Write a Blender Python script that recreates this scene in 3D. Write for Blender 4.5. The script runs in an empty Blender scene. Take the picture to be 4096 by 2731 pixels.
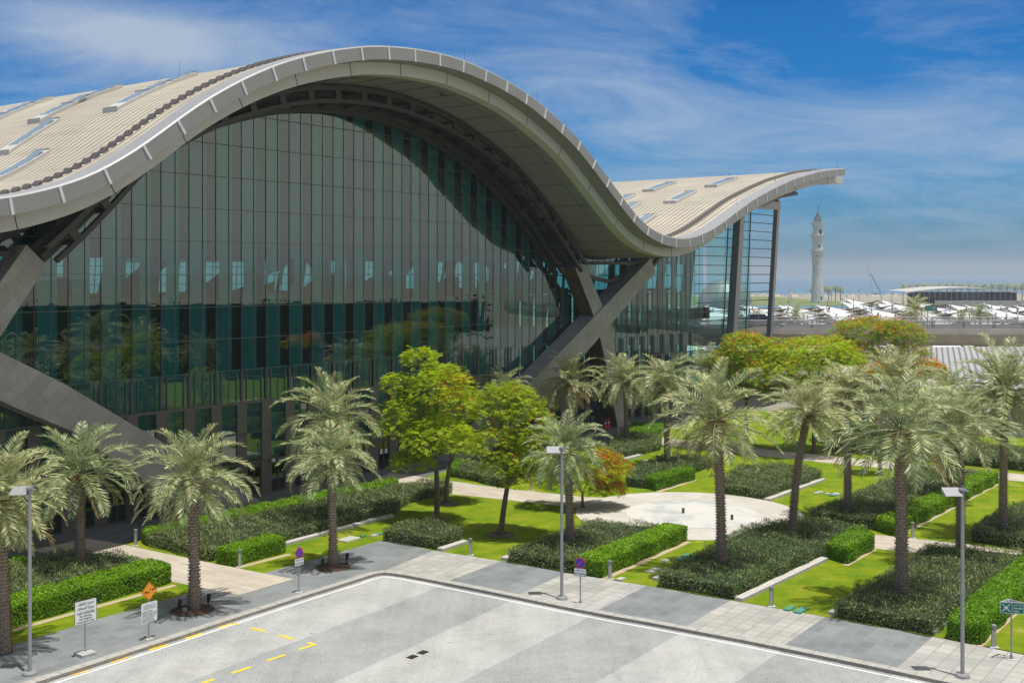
import bpy, bmesh, math, random
import numpy as np
from mathutils import Vector, Matrix, noise as mnoise
from mathutils.geometry import tessellate_polygon
rnd = random.Random(7); R = np.random.RandomState(11)
scene = bpy.context.scene
COL = scene.collection
F, HC, CX, HV = 4551., 15., 2048., 1097.          # survey of the site: focal length, eye height, horizon
PI = math.pi
def G(u, v, z=0.0):                                # ground point seen at a photo position
    t = F*(HC-z)/(v-HV); return Vector(((u-CX)*t/F, t, z))
D2 = Vector((.5973, .802)); N2 = Vector((.802, -.5973)); P0 = Vector((-28.3, 62.8))
def FW(s, o, z):                                   # facade coordinates: along, out of the wall, up
    p = P0 + D2*s + N2*o; return Vector((p.x, p.y, z))
ANG = math.radians(35)
# ------------------------------------------------------------------ materials
MATS = {}
def nt(name):
    m = bpy.data.materials.new(name); m.use_nodes = True; t = m.node_tree
    b = t.nodes['Principled BSDF']; MATS[name] = m; return m, t, b
def ramp(t, src, stops):
    r = t.nodes.new('ShaderNodeValToRGB'); e = r.color_ramp.elements
    while len(e) < len(stops): e.new(.5)
    for i, (p, c) in enumerate(stops): e[i].position = p; e[i].color = (*c, 1)
    t.links.new(src, r.inputs[0]); return r.outputs[0]
def mixc(t, fac, a, b, mode='MIX'):
    m = t.nodes.new('ShaderNodeMix'); m.data_type = 'RGBA'; m.blend_type = mode
    for val, i in ((fac, 0), (a, 6), (b, 7)):
        if hasattr(val, 'links') or hasattr(val, 'node'): t.links.new(val, m.inputs[i])
        elif i == 0: m.inputs[0].default_value = val
        else: m.inputs[i].default_value = (*val, 1)
    return m.outputs[2]
def noise(t, scale, detail=4, vec=None, rough=.6):
    n = t.nodes.new('ShaderNodeTexNoise'); n.inputs['Scale'].default_value = scale
    n.inputs['Detail'].default_value = detail; n.inputs['Roughness'].default_value = rough
    if vec is not None: t.links.new(vec, n.inputs['Vector'])
    return n.outputs['Fac']
def objco(t):
    return t.nodes.new('ShaderNodeTexCoord').outputs['Object']
def world_pos(t): return t.nodes.new('ShaderNodeNewGeometry').outputs['Position']
def bump(t, b, h, dist=.02, strength=.5):
    n = t.nodes.new('ShaderNodeBump'); n.inputs['Distance'].default_value = dist; n.inputs['Strength'].default_value = strength
    t.links.new(h, n.inputs['Height']); t.links.new(n.outputs[0], b.inputs['Normal'])
def simple(name, c, rough=.6, metal=0, var=.15, scale=3., bmp=0, c2=None):
    m, t, b = nt(name); p = world_pos(t); f = noise(t, scale, 5, p)
    lo = tuple(x*(1-var) for x in c); hi = c2 or tuple(min(1, x*(1+var)) for x in c)
    t.links.new(ramp(t, f, [(.3, lo), (.7, hi)]), b.inputs['Base Color'])
    b.inputs['Roughness'].default_value = rough; b.inputs['Metallic'].default_value = metal
    if bmp: bump(t, b, noise(t, scale*8, 4, p), bmp)
    return m
def paving(name, c1, c2, joint, w, h, off=.5, mortar=.012, stain=None, dirt=.25, sc=.45, joint_soft=.1):
    m, t, b = nt(name); uv = t.nodes.new('ShaderNodeUVMap').outputs[0]
    br = t.nodes.new('ShaderNodeTexBrick'); br.offset = off; t.links.new(uv, br.inputs['Vector'])
    br.inputs['Color1'].default_value = (*c1, 1); br.inputs['Color2'].default_value = (*c2, 1); br.inputs['Mortar'].default_value = (*joint, 1)
    br.inputs['Scale'].default_value = 1; br.inputs['Mortar Size'].default_value = mortar; br.inputs['Mortar Smooth'].default_value = joint_soft
    br.inputs['Brick Width'].default_value = w; br.inputs['Row Height'].default_value = h; br.inputs['Bias'].default_value = 0
    p = world_pos(t)
    d = ramp(t, noise(t, sc, 8, p, .68), [(.3, (1-dirt,)*3), (.55, (1, 1, 1)), (.8, (1+dirt*.4,)*3)])
    c = mixc(t, 1., br.outputs['Color'], d, 'MULTIPLY')
    oil = ramp(t, noise(t, 1.7, 3, p, .5), [(.70, (1, 1, 1)), (.755, (.62, .60, .58))])
    if 'road' in name:
        c = mixc(t, 1., c, oil, 'MULTIPLY')
        mt = t.nodes.new('ShaderNodeMapping'); mt.inputs['Rotation'].default_value = (0, 0, -ANG); mt.inputs['Scale'].default_value = (1.3, .04, 1); t.links.new(p, mt.inputs[0])
        c = mixc(t, 1., c, ramp(t, noise(t, 1., 3, mt.outputs[0], .6), [(.38, (.92,)*3), (.6, (1.03,)*3)]), 'MULTIPLY')
    if stain:
        k = ramp(t, noise(t, sc*.9, 9, uv, .75), [(stain[1], (0, 0, 0)), (stain[1]+.12, (1, 1, 1))])
        c = mixc(t, k, c, stain[0])
    fine = ramp(t, noise(t, 9, 5, p, .8), [(.25, (.86,)*3), (.75, (1.1,)*3)])
    c = mixc(t, 1., c, fine, 'MULTIPLY')
    t.links.new(c, b.inputs['Base Color']); b.inputs['Roughness'].default_value = .75
    bump(t, b, br.outputs['Fac'], -.01, .4)
    return m
def leafmat(name, stops, trans=.25, rough=.5, noise_sc=.8, nz=.25):
    m, t, b = nt(name); g = t.nodes.new('ShaderNodeNewGeometry')
    c = ramp(t, g.outputs['Random Per Island'], stops)
    v = ramp(t, noise(t, noise_sc, 4, g.outputs['Position']), [(.3, (1-nz,)*3), (.7, (1+nz,)*3)])
    c = mixc(t, 1., c, v, 'MULTIPLY')
    oi = t.nodes.new('ShaderNodeObjectInfo'); c = mixc(t, 1., c, ramp(t, oi.outputs['Random'], [(0, (.84, .90, .84)), (1, (1.14, 1.06, 1.0))]), 'MULTIPLY')
    t.links.new(c, b.inputs['Base Color']); b.inputs['Roughness'].default_value = rough
    b.inputs['Specular IOR Level'].default_value = .35
    tr = t.nodes.new('ShaderNodeBsdfTranslucent'); t.links.new(c, tr.inputs['Color'])
    mx = t.nodes.new('ShaderNodeMixShader'); mx.inputs[0].default_value = trans
    t.links.new(b.outputs[0], mx.inputs[1]); t.links.new(tr.outputs[0], mx.inputs[2])
    t.links.new(mx.outputs[0], t.nodes['Material Output'].inputs['Surface']); return m
M_lawn, t, b = nt('lawn grass'); p = world_pos(t)
c = ramp(t, noise(t, .55, 7, p, .65), [(.3, (.085, .165, .004)), (.46, (.15, .235, .004)), (.6, (.23, .275, .010)), (.72, (.38, .34, .10))])
c = mixc(t, 1., c, ramp(t, noise(t, 14, 8, p, .85), [(.34, (.45,)*3), (.66, (1.4,)*3)]), 'MULTIPLY')
t.links.new(c, b.inputs['Base Color']); b.inputs['Roughness'].default_value = .9; b.inputs['Specular IOR Level'].default_value = .15
bump(t, b, noise(t, 30, 4, p, .8), .05, .8)
M_dark = paving('dark slate paving', (.17, .185, .19), (.225, .24, .245), (.26, .28, .28), .9, .6, .5, .012, dirt=.25)
M_light = paving('pale stone paving', (.33, .33, .305), (.43, .42, .39), (.27, .25, .22), .6, .6, .0, .022, dirt=.22)
M_cream = paving('cream stone path', (.42, .365, .295), (.52, .47, .395), (.40, .33, .25), 1.2, .3, .5, .012, dirt=.12)
M_plaza = paving('plaza white stone', (.46, .43, .385), (.53, .50, .455), (.46, .38, .31), 1.2, 1.2, .0, .012, stain=((.36, .27, .20), .60), dirt=.10)
M_fore = paving('forecourt granite', (.11, .12, .125), (.15, .155, .16), (.19, .2, .2), .9, .6, .5, .014)
M_rl = paving('light cobble road', (.34, .345, .335), (.41, .415, .40), (.42, .425, .41), .17, .11, .5, .016, stain=((.42, .41, .375), .56), dirt=.22, sc=.35)
M_rd = paving('dark cobble road', (.245, .256, .256), (.305, .315, .315), (.345, .352, .348), .17, .11, .5, .016, stain=((.33, .33, .31), .60), dirt=.22, sc=.35)
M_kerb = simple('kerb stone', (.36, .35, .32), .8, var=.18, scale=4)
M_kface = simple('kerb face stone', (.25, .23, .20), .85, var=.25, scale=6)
M_wallstone = simple('garden edging stone', (.46, .44, .41), .8, var=.15, scale=5)
M_white = simple('white road paint', (.74, .76, .78), .6, var=.12, scale=8)
M_yellow = simple('yellow road paint', (.78, .56, .015), .6, var=.10, scale=8)
M_yworn = simple('worn yellow road paint', (.62, .42, .12), .7, var=.2, scale=12)
M_roof, t, b = nt('standing seam roof'); uv = t.nodes.new('ShaderNodeUVMap').outputs[0]
wv = t.nodes.new('ShaderNodeTexWave'); wv.wave_type = 'BANDS'; wv.bands_direction = 'X'; wv.wave_profile = 'SIN'
wv.inputs['Scale'].default_value = 2*PI/20/.62; t.links.new(uv, wv.inputs['Vector'])
c = ramp(t, wv.outputs['Fac'], [(0.0, (.24, .205, .15)), (.22, (.36, .325, .255)), (.5, (.46, .42, .335)), (1, (.51, .465, .375))])
c = mixc(t, 1., c, ramp(t, noise(t, .15, 6, uv, .6), [(.3, (.82,)*3), (.7, (1.08,)*3)]), 'MULTIPLY')
ms = t.nodes.new('ShaderNodeMapping'); ms.inputs['Scale'].default_value = (.09, 1.6, 1); t.links.new(uv, ms.inputs[0])     # water streaks down the slope
c = mixc(t, 1., c, ramp(t, noise(t, 1., 6, ms.outputs[0], .7), [(.35, (.88,)*3), (.6, (1.04,)*3)]), 'MULTIPLY')
t.links.new(c, b.inputs['Base Color']); b.inputs['Roughness'].default_value = .5; b.inputs['Metallic'].default_value = 0
bump(t, b, wv.outputs['Fac'], .06, .6)
M_fasc = simple('grey fascia metal', (.27, .265, .265), .45, .3, var=.06, scale=.5)
M_strip = simple('bright joint strip', (.58, .60, .64), .5)
M_fw = simple('pale fascia metal', (.50, .485, .455), .5, 0, var=.05, scale=.4)
M_rim = simple('bright roof rim metal', (.30, .305, .315), .55, .2, var=.05, scale=.6)
M_soff = simple('soffit panel', (.23, .225, .235), .55, 0, var=.06, scale=.5)
M_joint = simple('dark joint', (.04, .04, .04), .8)
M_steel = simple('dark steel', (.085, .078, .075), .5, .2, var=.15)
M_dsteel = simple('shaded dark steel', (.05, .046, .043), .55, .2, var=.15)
M_lsteel = simple('light grey steel', (.33, .33, .335), .45, .3, var=.08)
M_pier = simple('taupe metal cladding', (.115, .105, .095), .5, .2, var=.1)
M_brown_side = simple('brown brace side', (.16, .105, .045), .45, .3, var=.25, scale=1.2)  # darker brown given to one side face of a brace
M_brace, t, b = nt('brace stone cladding'); p = objco(t)
br = t.nodes.new('ShaderNodeTexBrick'); uvn = t.nodes.new('ShaderNodeUVMap').outputs[0]; t.links.new(uvn, br.inputs['Vector'])
br.inputs['Color1'].default_value = (.31, .295, .27, 1); br.inputs['Color2'].default_value = (.36, .345, .315, 1); br.inputs['Mortar'].default_value = (.22, .205, .185, 1)
br.inputs['Scale'].default_value = 1; br.inputs['Brick Width'].default_value = 1.6; br.inputs['Row Height'].default_value = .7; br.inputs['Mortar Size'].default_value = .012
t.links.new(mixc(t, 1., br.outputs['Color'], ramp(t, noise(t, .6, 6, world_pos(t)), [(.3, (.85,)*3), (.7, (1.12,)*3)]), 'MULTIPLY'), b.inputs['Base Color']); b.inputs['Roughness'].default_value = .8
def glassmat(name, tint, refl, gcol=(.75, .85, .82), wav=.0, rough=.0):
    m, t, b = nt(name); t.nodes.remove(b)
    tr = t.nodes.new('ShaderNodeBsdfTransparent'); tr.inputs[0].default_value = (*tint, 1)
    gl = t.nodes.new('ShaderNodeBsdfGlossy'); gl.inputs['Roughness'].default_value = rough; gl.inputs['Color'].default_value = (*gcol, 1)
    lw = t.nodes.new('ShaderNodeLayerWeight'); lw.inputs[0].default_value = .25
    mp = t.nodes.new('ShaderNodeMapRange'); mp.inputs[3].default_value = refl; mp.inputs[4].default_value = min(1, refl*2.6)
    t.links.new(lw.outputs['Fresnel'], mp.inputs[0])
    if wav:
        ms = t.nodes.new('ShaderNodeMapping'); ms.inputs['Scale'].default_value = (.55, .55, .12)
        t.links.new(world_pos(t), ms.inputs[0])
        bp = t.nodes.new('ShaderNodeBump'); bp.inputs['Distance'].default_value = wav; bp.inputs['Strength'].default_value = 1
        t.links.new(noise(t, 1.6, 1, ms.outputs[0]), bp.inputs['Height']); t.links.new(bp.outputs[0], gl.inputs['Normal'])
    mx = t.nodes.new('ShaderNodeMixShader'); t.links.new(mp.outputs[0], mx.inputs[0])
    t.links.new(tr.outputs[0], mx.inputs[1]); t.links.new(gl.outputs[0], mx.inputs[2])
    t.links.new(mx.outputs[0], t.nodes['Material Output'].inputs['Surface']); return m
M_glass = glassmat('tinted facade glass', (.27, .70, .66), .145, (.86, .95, .88), wav=.004)
M_clear = glassmat('clear bay glass', (.52, .80, .78), .10, wav=.003)
M_farglass = glassmat('pavilion glass', (.3, .42, .42), .35)
M_farw = glassmat('far window glass', (.55, .66, .60), .05)
M_skyl = simple('skylight glass', (.20, .27, .31), .15, 0, var=.1)
M_teal = simple('teal interior panel', (.075, .19, .235), .6, 0, var=.12, scale=.8)
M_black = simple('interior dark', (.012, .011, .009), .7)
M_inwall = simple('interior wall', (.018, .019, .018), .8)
M_pole = simple('galvanised grey pole', (.33, .34, .35), .45, .4, var=.08)
M_lamp = simple('lamp head metal', (.34, .35, .36), .4, .4, var=.1, scale=12)
M_bol = simple('brushed bollard metal', (.42, .42, .42), .35, .6, var=.12, scale=10)
M_sw = simple('sign white', (.72, .74, .75), .5, var=.03)
M_sk = simple('sign black', (.015, .015, .017), .5)
M_so = simple('sign orange', (.85, .30, .01), .5, var=.06)
M_sr = simple('sign red', (.55, .02, .05), .45, var=.05)
M_sb = simple('sign blue', (.01, .035, .42), .45, var=.05)
M_sg = simple('sign green', (.0, .15, .10), .45, var=.05)
M_conc = simple('concrete block', (.40, .40, .38), .85, var=.15, scale=10)
M_covg = simple('green cover plastic', (.07, .24, .17), .6, var=.1, scale=8)
M_covw = simple('pale cover', (.50, .50, .46), .7, var=.12, scale=8)
M_mulch = simple('bark mulch', (.075, .04, .024), .95, var=.5, scale=25, bmp=.03)
M_sand = simple('sandy soil', (.42, .33, .22), .95, var=.15, scale=8)
M_trunk = simple('palm trunk', (.44, .35, .25), .85, var=.35, scale=9)
M_fibre_shade = simple('shaded trunk fibre', (.24, .18, .125), .95, var=.3, scale=9)  # fibre brown with the shade of the trunk recesses put into it
M_bark = simple('grey brown bark', (.15, .115, .08), .85, var=.3, scale=7, bmp=.02)
M_date = simple('date stalks', (.30, .13, .02), .7, var=.4, scale=15)
M_palm = leafmat('palm frond', [(0, (.17, .23, .09)), (.5, (.35, .405, .20)), (.85, (.56, .58, .34)), (1, (.70, .63, .32))], .25, .33, .7, .12)
M_palmdry = leafmat('old palm frond', [(0, (.20, .18, .08)), (.5, (.34, .28, .14)), (1, (.42, .28, .15))], .18, .5, .7, .15)
M_flame = leafmat('feathery leaves', [(0, (.22, .35, .002)), (.5, (.41, .55, .003)), (1, (.60, .68, .006))], .5, .55, .6, .2)
M_flamed = leafmat('deep green feathery leaves', [(0, (.15, .26, .004)), (.5, (.32, .45, .005)), (1, (.50, .58, .008))], .5, .55, .6, .2)
M_flower = leafmat('orange red blossom', [(0, (.62, .09, .01)), (.6, (.80, .17, .02)), (1, (.85, .30, .05))], .3, .6)
M_hedge = leafmat('bright hedge leaves', [(0, (.08, .20, .002)), (.5, (.16, .34, .004)), (1, (.30, .50, .01))], .35, .45, .9, .2)
M_shrub = leafmat('dark shrub leaves', [(0, (.07, .115, .025)), (.5, (.165, .235, .075)), (.9, (.32, .38, .155)), (1, (.44, .48, .24))], .2, .45, .9, .25)
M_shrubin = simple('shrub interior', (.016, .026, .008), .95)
M_tent = simple('canopy fabric', (.60, .61, .62), .7, var=.04)
M_tentu = simple('shaded canopy underside', (.36, .30, .235), .8, var=.05)  # fabric seen from below, its shade put into the brown colour
M_deck = simple('viaduct concrete', (.50, .46, .40), .85, var=.12, scale=.6)
M_rail = simple('galvanised rail', (.40, .40, .39), .45, .3, var=.05)
M_asph = simple('asphalt', (.07, .07, .07), .9)
M_tower, t, b = nt('minaret tile'); p = objco(t)
vo = t.nodes.new('ShaderNodeTexVoronoi'); vo.inputs['Scale'].default_value = .9; t.links.new(p, vo.inputs['Vector'])
t.links.new(ramp(t, vo.outputs['Distance'], [(0, (.44, .46, .48)), (.6, (.57, .59, .61)), (.9, (.36, .375, .39))]), b.inputs['Base Color']); b.inputs['Roughness'].default_value = .6
M_sandg = simple('dry ground', (.27, .25, .20), .95, var=.25, scale=.02)
M_farlawn = simple('far lawn', (.14, .18, .05), .95, var=.2, scale=.05)
M_sea = simple('sea water', (.10, .22, .30), .12, var=.1, scale=.01)
M_rock = simple('shore rock', (.42, .37, .30), .9, var=.3, scale=.4)
M_red = simple('red traffic cone', (.70, .03, .06), .5)
M_car = simple('car paint silver grey', (.22, .23, .235), .3, .5, var=.03)
M_cwin = simple('car glass', (.02, .025, .03), .08)
M_tyre = simple('tyre rubber', (.02, .02, .02), .85)
M_cloth = simple('dark cover cloth', (.05, .06, .06), .8, var=.2)
M_crane = simple('crane paint', (.10, .30, .45), .5)
M_bird = simple('bird feathers', (.05, .03, .02), .7)
# ------------------------------------------------------------------ helpers
def tag(o, label=None, cat=None, group=None, kind=None):
    if label: o['label'] = label
    if cat: o['category'] = cat
    if group: o['group'] = group
    if kind: o['kind'] = kind
    return o
def empty(name, loc, label, cat, group=None, rz=0):
    o = bpy.data.objects.new(name, None); COL.objects.link(o); o.location = loc; o.rotation_euler = (0, 0, rz)
    o.empty_display_size = .3; return tag(o, label, cat, group)
def link(name, me, parent=None, mats=None):
    o = bpy.data.objects.new(name, me); COL.objects.link(o)
    if mats:
        for m in (mats if isinstance(mats, (list, tuple)) else [mats]): me.materials.append(m)
    if parent is not None:
        o.parent = parent
    return o
class MB:
    """collects faces; built as ONE mesh object"""
    def __init__(s): s.v = []; s.f = []; s.m = []; s.uv = {}
    def face(s, pts, m=0, uv=None):
        i = len(s.v); s.v += [tuple(p) for p in pts]; s.f.append(tuple(range(i, i+len(pts)))); s.m.append(m)
        if uv: s.uv[len(s.f)-1] = uv
    def quads(s, grid, m=0, close=False):
        i = len(s.v); nr = len(grid); nc = len(grid[0])
        for r in grid: s.v += [tuple(p) for p in r]
        for a in range(nr-1):
            for c in range(nc if close else nc-1):
                d = (c+1) % nc
                s.f.append((i+a*nc+c, i+a*nc+d, i+(a+1)*nc+d, i+(a+1)*nc+c)); s.m.append(m)
    def box(s, c, size, rz=0, m=0, rot=None):
        hx, hy, hz = size[0]/2, size[1]/2, size[2]/2; M = rot or Matrix.Rotation(rz, 3, 'Z'); c = Vector(c)
        P = [c + M @ Vector((x*hx, y*hy, z*hz)) for z in (-1, 1) for y in (-1, 1) for x in (-1, 1)]
        i = len(s.v); s.v += [tuple(p) for p in P]
        for q in ((0, 2, 3, 1), (4, 5, 7, 6), (0, 1, 5, 4), (2, 6, 7, 3), (0, 4, 6, 2), (1, 3, 7, 5)):
            s.f.append(tuple(i+k for k in q)); s.m.append(m)
    def beam(s, a, b, w, h, m=0, up=(0, 0, 1)):
        a = Vector(a); b = Vector(b); d = (b-a); L = d.length
        if L < 1e-6: return
        d.normalize(); up = Vector(up)
        x = d.cross(up)
        if x.length < 1e-4: x = d.cross(Vector((0, 1, 0)))
        x.normalize(); y = x.cross(d)
        M = Matrix((x, d, y)).transposed(); s.box((a+b)/2, (w, L, h), rot=M, m=m)
    def tube(s, pts, rad, n=8, m=0, cap=True):
        pts = [Vector(p) for p in pts]; rad = rad if isinstance(rad, (list, tuple)) else [rad]*len(pts)
        rings = []; prev = None
        for k, p in enumerate(pts):
            d = (pts[min(k+1, len(pts)-1)]-pts[max(k-1, 0)]).normalized()
            x = d.cross(Vector((0, 1, 0)) if abs(d.y) < .9 else Vector((1, 0, 0))) if prev is None else (prev - d*prev.dot(d))
            x.normalize(); prev = x; y = d.cross(x)
            rings.append([p + (x*math.cos(2*PI*j/n)+y*math.sin(2*PI*j/n))*rad[k] for j in range(n)])
        s.quads(rings, m, True)
        if cap:
            s.face(rings[-1], m); s.face(rings[0][::-1], m)
    def lathe(s, prof, n=16, m=0, c=(0, 0, 0), cap=True):
        rings = [[(c[0]+r*math.cos(2*PI*j/n), c[1]+r*math.sin(2*PI*j/n), c[2]+z) for j in range(n)] for r, z in prof]
        s.quads(rings, m, True)
        if cap: s.face(rings[-1], m); s.face(rings[0][::-1], m)
    def prism(s, poly, z0, z1, m=0, mt=None, base=False):
        mt = m if mt is None else mt; P = [Vector((p[0], p[1], 0)) for p in poly]
        for tri in tessellate_polygon([P]):
            a = [P[i] for i in tri]
            if (a[1]-a[0]).cross(a[2]-a[0]).z < 0: a = a[::-1]
            s.face([(q.x, q.y, z1) for q in a], mt)
        n = len(P); ccw = sum(P[i].x*P[(i+1) % n].y-P[(i+1) % n].x*P[i].y for i in range(n)) > 0
        if z1 > z0:
            for i in range(n):
                a, b = P[i], P[(i+1) % n]
                if not ccw: a, b = b, a
                s.face([(a.x, a.y, z0), (b.x, b.y, z0), (b.x, b.y, z1), (a.x, a.y, z1)], m)
    def mesh(s, name, smooth=False):
        me = bpy.data.meshes.new(name); me.from_pydata(s.v, [], s.f); me.update()
        me.polygons.foreach_set('material_index', s.m)
        if s.uv:
            l = me.uv_layers.new(name='UVMap')
            for fi, uvs in s.uv.items():
                for k, li in enumerate(me.polygons[fi].loop_indices): l.data[li].uv = uvs[k]
        if smooth: me.polygons.foreach_set('use_smooth', [True]*len(s.f))
        return me
    def build(s, name, mats, parent=None, smooth=False, weld=False):
        me = s.mesh(name, smooth)
        if weld:
            bm = bmesh.new(); bm.from_mesh(me); bmesh.ops.remove_doubles(bm, verts=bm.verts, dist=.0005); bm.to_mesh(me); bm.free()
        return link(name, me, parent, mats)
def planar_uv(me, ang, ox=0, oy=0):
    l = me.uv_layers.get('UVMap') or me.uv_layers.new(name='UVMap'); ca, sa = math.cos(ang), math.sin(ang)
    for lp in me.loops:
        p = me.vertices[lp.vertex_index].co; l.data[lp.index].uv = ((p.x-ox)*sa+(p.y-oy)*ca, (p.x-ox)*ca-(p.y-oy)*sa)
ANG = math.radians(35)
def sheet(name, polys, mats, z, kind='structure', ang=ANG):
    """flat paving of one or several polygons (each: photo points, material index)"""
    mb = MB()
    for poly, mi in polys: mb.prism(poly, z, z, mi)
    o = mb.build(name, mats); planar_uv(o.data, ang); return tag(o, kind=kind)
def gp(L): return [G(u, v).xy for u, v in L]
def leaves(cent, a, b, name, mats, mi=None, parent=None):
    """many leaf-sized rhombic faces as one mesh; a = half length vectors, b = half width vectors"""
    n = len(cent); V = np.stack([cent-a, cent+b*1., cent+a, cent-b], 1).reshape(-1, 3)
    me = bpy.data.meshes.new(name); me.vertices.add(4*n); me.vertices.foreach_set('co', V.ravel())
    me.loops.add(4*n); me.loops.foreach_set('vertex_index', np.arange(4*n)); me.polygons.add(n)
    me.polygons.foreach_set('loop_start', np.arange(0, 4*n, 4)); me.polygons.foreach_set('loop_total', np.full(n, 4))
    if mi is not None: me.polygons.foreach_set('material_index', np.asarray(mi, dtype=np.int32))
    me.update(calc_edges=True)
    if name is None: return me
    return link(name, me, parent, mats)
def unit(v): return v/np.maximum(np.linalg.norm(v, axis=-1, keepdims=True), 1e-9)
def rdir(n): return unit(R.normal(size=(n, 3)))
# ------------------------------------------------------------------ camera, sun, sky
cam = bpy.data.cameras.new('camera'); co = bpy.data.objects.new('camera', cam); COL.objects.link(co)
co.location = (0, 0, HC); co.rotation_euler = (PI/2, 0, 0); cam.sensor_width = 36; cam.lens = 40
cam.shift_y = -(1365.5-HV)/4096; cam.clip_end = 20000; cam.clip_start = .1; scene.camera = co
SUN = Vector((.85, -.95, 7)).normalized()
sl = bpy.data.lights.new('sun', 'SUN'); sl.energy = 5.0; sl.angle = math.radians(.5); sl.color = (1, .965, .90)
so = bpy.data.objects.new('sun', sl); COL.objects.link(so); so.rotation_euler = (-SUN).to_track_quat('-Z', 'Y').to_euler(); so.location = (0, 0, 80)
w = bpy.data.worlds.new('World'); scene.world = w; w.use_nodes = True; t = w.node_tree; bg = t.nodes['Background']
sky = t.nodes.new('ShaderNodeTexSky'); sky.sky_type = 'NISHITA'; sky.sun_disc = False
sky.sun_elevation = math.asin(SUN.z); sky.sun_rotation = math.atan2(SUN.x, SUN.y); sky.air_density = 1.2; sky.dust_density = .6; sky.ozone_density = 3
tc = t.nodes.new('ShaderNodeTexCoord').outputs['Generated']
sep = t.nodes.new('ShaderNodeSeparateXYZ'); t.links.new(tc, sep.inputs[0])
def M(op, a, b=None, c=None):
    n = t.nodes.new('ShaderNodeMath'); n.operation = op
    for i, x in enumerate((a, b, c)):
        if x is None: continue
        if isinstance(x, (int, float)): n.inputs[i].default_value = x
        else: t.links.new(x, n.inputs[i])
    return n.outputs[0]
zz = M('MAXIMUM', sep.outputs[2], 0.0)
dn = M('ADD', zz, .20)
cv = t.nodes.new('ShaderNodeCombineXYZ'); t.links.new(M('DIVIDE', sep.outputs[0], dn), cv.inputs[0]); t.links.new(M('DIVIDE', sep.outputs[1], dn), cv.inputs[1])
mp = t.nodes.new('ShaderNodeMapping'); mp.inputs['Rotation'].default_value = (0, 0, math.radians(-28)); mp.inputs['Scale'].default_value = (.95, 1.5, 1); mp.inputs['Location'].default_value = (3.1, 1.7, 0)
t.links.new(cv.outputs[0], mp.inputs[0])
n1 = t.nodes.new('ShaderNodeTexNoise'); n1.inputs['Scale'].default_value = 1.5; n1.inputs['Detail'].default_value = 12; n1.inputs['Roughness'].default_value = .70; n1.inputs['Distortion'].default_value = .7
t.links.new(mp.outputs[0], n1.inputs['Vector'])
def lobe(x, z, sx, sz, amp, rot=0):      # a bank of thin cloud in one part of the sky
    ax = M('DIVIDE', M('SUBTRACT', M('DIVIDE', sep.outputs[0], sep.outputs[1]), x), sx)
    az = M('DIVIDE', M('SUBTRACT', M('SUBTRACT', M('DIVIDE', sep.outputs[2], sep.outputs[1]), z), M('MULTIPLY', M('SUBTRACT', M('DIVIDE', sep.outputs[0], sep.outputs[1]), x), rot)), sz)
    return M('MULTIPLY', M('EXPONENT', M('MULTIPLY', M('ADD', M('MULTIPLY', ax, ax), M('MULTIPLY', az, az)), -1.)), amp)
def sx(u): return (u-CX)/F
def sz(v): return (HV-v)/F
add = M('ADD', lobe(sx(520), sz(150), .14, .028, .52, -.16), lobe(sx(2550), sz(430), .11, .05, .16, -.35))
add = M('ADD', add, lobe(sx(3700), sz(470), .16, .06, .17, .05))
add = M('ADD', add, lobe(sx(3450), sz(940), .12, .007, .13, -.02))
add = M('ADD', add, lobe(sx(1500), sz(80), .14, .03, .08, 0))
add = M('ADD', add, lobe(sx(3150), sz(120), .10, .035, -.22, -.3))
dens = M('ADD', n1.outputs['Fac'], add)
fac = ramp(t, dens, [(.42, (0, 0, 0)), (.62, (.34,)*3), (.95, (.9,)*3)])
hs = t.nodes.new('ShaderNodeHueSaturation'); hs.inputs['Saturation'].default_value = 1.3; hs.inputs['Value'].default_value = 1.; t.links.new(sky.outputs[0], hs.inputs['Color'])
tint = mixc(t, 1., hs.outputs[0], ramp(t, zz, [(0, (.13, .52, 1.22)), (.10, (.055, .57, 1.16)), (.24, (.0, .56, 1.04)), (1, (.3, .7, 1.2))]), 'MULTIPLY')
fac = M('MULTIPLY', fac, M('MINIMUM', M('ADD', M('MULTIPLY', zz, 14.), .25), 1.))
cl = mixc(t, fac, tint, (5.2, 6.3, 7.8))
cl = mixc(t, ramp(t, zz, [(.30, (0, 0, 0)), (.75, (1, 1, 1))]), cl, (5.6, 5.5, 5.5))   # unseen sky round the high sun whitened, added as fill light
cl = mixc(t, ramp(t, sep.outputs[0], [(.48, (0, 0, 0)), (.85, (1, 1, 1))]), cl, (9.0, 8.9, 8.2))   # unseen side of the sky brightened, glare added for the glass reflections
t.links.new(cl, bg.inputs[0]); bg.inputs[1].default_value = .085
scene.view_settings.view_transform = 'Standard'; scene.view_settings.look = 'None'; scene.view_settings.exposure = 0
# ------------------------------------------------------------------ ground
mb = MB(); S = 9000
mb.prism([(-S, -300), (S, -300), (S, 800), (-S, 800)], -.5, -.5, 0)
tag(mb.build('ground', [M_sandg]), kind='structure')
mb = MB(); mb.prism([(-S, 800), (S, 800), (S, 14000), (-S, 14000)], -1, -.9, 0); tag(mb.build('sea', [M_sea]), kind='structure')
mb = MB(); mb.prism([(40, 560), (190, 560), (175, 790), (40, 790)], -.4, -.35); tag(mb.build('far_lawn', [M_farlawn]), kind='structure')
mb = MB()
for i in range(420):
    x = rnd.uniform(40, 420); y = 792+rnd.uniform(-4, 10); r = rnd.uniform(1, 2.6)
    a = [(x+r*math.cos(k*1.05+i)*rnd.uniform(.7, 1.1), y+r*math.sin(k*1.05+i)*rnd.uniform(.7, 1.1), -.5) for k in range(6)]
    top = (x, y, rnd.uniform(.8, 2.2))
    for k in range(6): mb.face([a[k], a[(k+1) % 6], top])
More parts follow.
